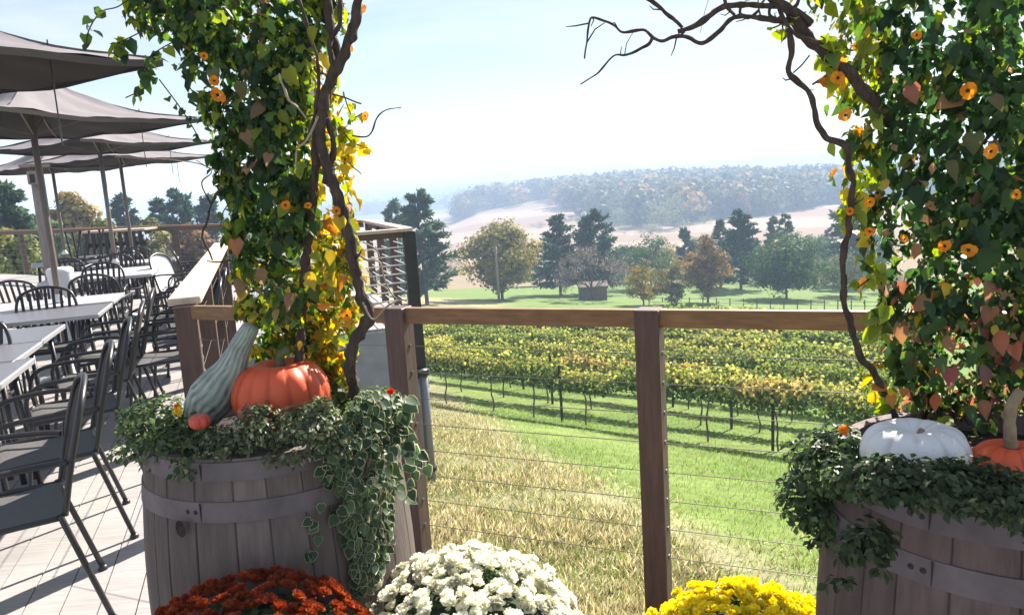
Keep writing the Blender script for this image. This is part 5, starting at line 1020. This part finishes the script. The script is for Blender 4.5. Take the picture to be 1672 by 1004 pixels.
tree(268, 62, 322, 46, 'pine', PINE, 'small dark pine left of the cluster behind the cap railing', LT); tree(302, 60, 310, 84, 'pine', PINE, 'wide dark pine behind the cap railing', LT, dens=1.4); tree(350, 64, 320, 84, 'pine', PINE, 'dark pine half hidden by the left vine', LT, dens=1.3); tree(404, 66, 318, 70, 'pine', PINE, 'dark pine mostly hidden behind the left vine leaves', LT)
for (px, Y, yt, w, pal, l) in ((30, 26, 375, 150, [(.2, .2, .06), (.12, .15, .05)], 'yellow-green shrub below the far railing at the left edge'), (180, 34, 352, 110, [(.12, .13, .05), (.16, .15, .06)], 'olive shrub behind the upturned chairs'), (262, 36, 358, 90, [(.1, .13, .05), (.2, .18, .06)], 'green-gold shrub left of the far railing post'), (325, 38, 352, 100, [(.24, .14, .08), (.2, .13, .07)], 'russet shrub behind the far railing beside the cap board'), (395, 40, 360, 110, [(.1, .1, .05), (.08, .1, .05)], 'dark shrub behind the left vine')):
    tree(px, Y, yt, w, 'round', pal, l, 'shrubs behind the deck', base_frac=0, dens=1.2, name='shrub', cat='shrub')
# far wood as one mass
lb = LB(); pos = []
while len(pos) < 1500:
    t = rnd.uniform(-.062, .62); D = 300+330*rnd.random(); Y = D/math.sqrt(1+t*t); low = np.interp(t, [-.06, 0, .05, .075, .12, .2, .3, .42, .6], [478, 505, 535, 420, 330, 315, 335, 405, 430])+rnd.gauss(0, 6)
    if D < low or (D < 420 and t < .16 and rnd.random() < .6): continue
    pos.append((t*Y, Y))
for (x, y) in pos:
    z = hz(x, y); n = 62; Rr = rnd.uniform(3.8, 8.0); Ht = rnd.uniform(9, 16); k = rnd.random(); pal = [(.06, .075, .045)] if k < .5 else [(.13, .12, .065)] if k < .75 else [(.20, .14, .08)] if k < .85 else [(.025, .045, .035)]
    q = unit(n); rr = rs.rand(n, 1)**.4; pp_ = np.array((x, y, z+Ht*.55))+q*rr*np.array((Rr, Rr, Ht*.47)); lb.leaves(pp_, q+.5*unit(n), unit(n), 1.6+1.7*rs.rand(n), pick(pal, n, jit=.15)*rnd.uniform(.6, 1.45), CLUMP)
tag(lb.build('far_wood', M['tree_leaf']), 'hazy autumn wood covering the far hill', 'wood', kind='stuff')
lb = LB(); 
for _ in range(420):
    t = rnd.uniform(-.4, 0.0); D = rnd.choice((900, 1150, 1400, 1700, 2050))+rnd.uniform(-40, 40); Y = D/math.sqrt(1+t*t); x = t*Y; z = hz(x, Y); n = 26; q = unit(n); Rr = rnd.uniform(8, 14); Ht = rnd.uniform(9, 15)
    lb.leaves(np.array((x, Y, z+Ht*.4))+q*np.array((Rr*1.5, Rr, Ht*.5)), q+.5*unit(n), unit(n), 5+4*rs.rand(n), pick([(.06, .08, .05), (.1, .1, .06)], n, jit=.3), CLUMP)
tag(lb.build('distant_hedgerows', M['tree_leaf']), 'lines of far trees fading on the left ridge', 'wood', kind='stuff')
# shed, power pole, field fence
b = gpoint(968, 79); sh = empty('garden_shed', b); tag(sh, 'small brown shed at the foot of the grey leafless tree', 'shed'); w_ = 44*79/1300
m = MB(); m.box(b+(0, 0, .75), (w_, 2, 1.5)); m.build('wall', M['shed'], sh)
m = MB(); hw = w_/2+.15; m.add([b+(-hw, -1.2, 1.46), b+(hw, -1.2, 1.46), b+(hw, 1.2, 1.46), b+(-hw, 1.2, 1.46), b+(-hw, 0, 1.85), b+(hw, 0, 1.85)], [(0, 1, 5, 4), (2, 3, 4, 5), (0, 4, 3), (1, 2, 5), (0, 3, 2, 1)]); m.build('roof', M['shed'], sh)
b = gpoint(815, 74); po = empty('utility_pole', b); tag(po, 'slim pale utility pole in front of the olive-yellow tree', 'pole'); tz = P(815, 402, 74)[2]
m = MB(); m.tube([b-(0, 0, .3), (b[0], b[1], tz)], [.13, .1], 8); m.build('pole', M['oldwood'], po, smooth=True); m = MB(); m.box((b[0], b[1], tz-.35), (.5, .1, .12)); m.build('crossarm', M['oldwood'], po)
fr = empty('field_fence', gpoint(1260, 66)); tag(fr, 'low post and wire fence across the far lawn', 'fence'); pts = [gpoint(px, 66+(1260-px)*.012) for px in range(1060, 1480, 22)]
for q in pts: m = MB(); m.box(q+(0, 0, .4), (.07, .07, .9)); m.build('post', M['tree_bark'], fr)
m = MB()
for z in (.4, .75): m.tube([q+(0, 0, z) for q in pts], .022, 5)
m.build('wire', M['oldwood'], fr)

# ------------------------------------------------------------------ light, haze, sky, camera
SUN_EL, SUN_AZ = math.radians(38), math.radians(33)          # azimuth from +Y towards +X
sd = Vector((math.sin(SUN_AZ)*math.cos(SUN_EL), math.cos(SUN_AZ)*math.cos(SUN_EL), math.sin(SUN_EL)))
L = bpy.data.lights.new('sun', 'SUN'); L.energy = 5.0; L.angle = math.radians(.5); L.color = (1, .93, .82); lo = bpy.data.objects.new('sun', L); C.objects.link(lo); lo.rotation_euler = sd.to_track_quat('Z', 'Y').to_euler(); lo.location = (0, 0, 40)
w = bpy.data.worlds.new('World'); bpy.context.scene.world = w; w.use_nodes = True; nt = w.node_tree; bg = nt.nodes['Background']
sky = nt.nodes.new('ShaderNodeTexSky'); sky.sky_type = 'NISHITA'; sky.sun_disc = False; sky.sun_elevation = SUN_EL; sky.sun_rotation = SUN_AZ; sky.air_density = 1.0; sky.dust_density = .2; sky.ozone_density = 1.2; sky.altitude = 200
tcw = nt.nodes.new('ShaderNodeTexCoord'); mpw = nt.nodes.new('ShaderNodeMapping'); mpw.inputs['Scale'].default_value = (1, 1.6, 5); mpw.inputs['Rotation'].default_value = (.05, .12, .3); nt.links.new(tcw.outputs['Generated'], mpw.inputs[0])
cn_ = nt.nodes.new('ShaderNodeTexNoise'); cn_.inputs['Scale'].default_value = 2.1; cn_.inputs['Detail'].default_value = 9; cn_.inputs['Roughness'].default_value = .55; cn_.inputs['Distortion'].default_value = .5; nt.links.new(mpw.outputs[0], cn_.inputs['Vector'])
cr_ = nt.nodes.new('ShaderNodeMapRange'); cr_.inputs[1].default_value = .42; cr_.inputs[2].default_value = .66; cr_.inputs[3].default_value = .2; cr_.inputs[4].default_value = 1.0; nt.links.new(cn_.outputs['Fac'], cr_.inputs[0])
cm_ = nt.nodes.new('ShaderNodeMix'); cm_.data_type = 'RGBA'; nt.links.new(cr_.outputs[0], cm_.inputs[0]); nt.links.new(sky.outputs[0], cm_.inputs[6]); cm_.inputs[7].default_value = (6.2, 6.5, 6.8, 1)      # thin high cloud
nt.links.new(cm_.outputs[2], bg.inputs['Color']); bg.inputs['Strength'].default_value = .052
hm = bpy.data.materials.new('haze_air'); hm.use_nodes = True; N = hm.node_tree.nodes; N.remove(N['Principled BSDF']); pv = N.new('ShaderNodeVolumePrincipled'); pv.inputs['Color'].default_value = (.53, .70, 1, 1); pv.inputs['Density'].default_value = .0012; pv.inputs['Anisotropy'].default_value = 0.; hm.node_tree.links.new(pv.outputs[0], N['Material Output'].inputs['Volume'])
m = MB(); m.box((0, 0, -8.), (13000, 13000, 50)); hz_o = m.build('haze', hm); tag(hz_o, kind='stuff')
cam = bpy.data.cameras.new('camera'); co = bpy.data.objects.new('camera', cam); C.objects.link(co); cam.sensor_fit = 'HORIZONTAL'; cam.sensor_width = 36; cam.lens = 36*FOC/1672; cam.clip_start = .05; cam.clip_end = 20000
mw = Matrix(((RV[0], UV[0], -FV[0], 0), (RV[1], UV[1], -FV[1], 0), (RV[2], UV[2], -FV[2], EYE), (0, 0, 0, 1))); co.matrix_world = mw
sc = bpy.context.scene; sc.camera = co; sc.view_settings.view_transform = 'Standard'; sc.view_settings.look = 'None'; sc.view_settings.exposure = 1.58; sc.view_settings.gamma = 1
sc.cycles.use_denoising = True; sc.cycles.max_bounces = 8; sc.cycles.volume_bounces = 1; sc.cycles.transparent_max_bounces = 8
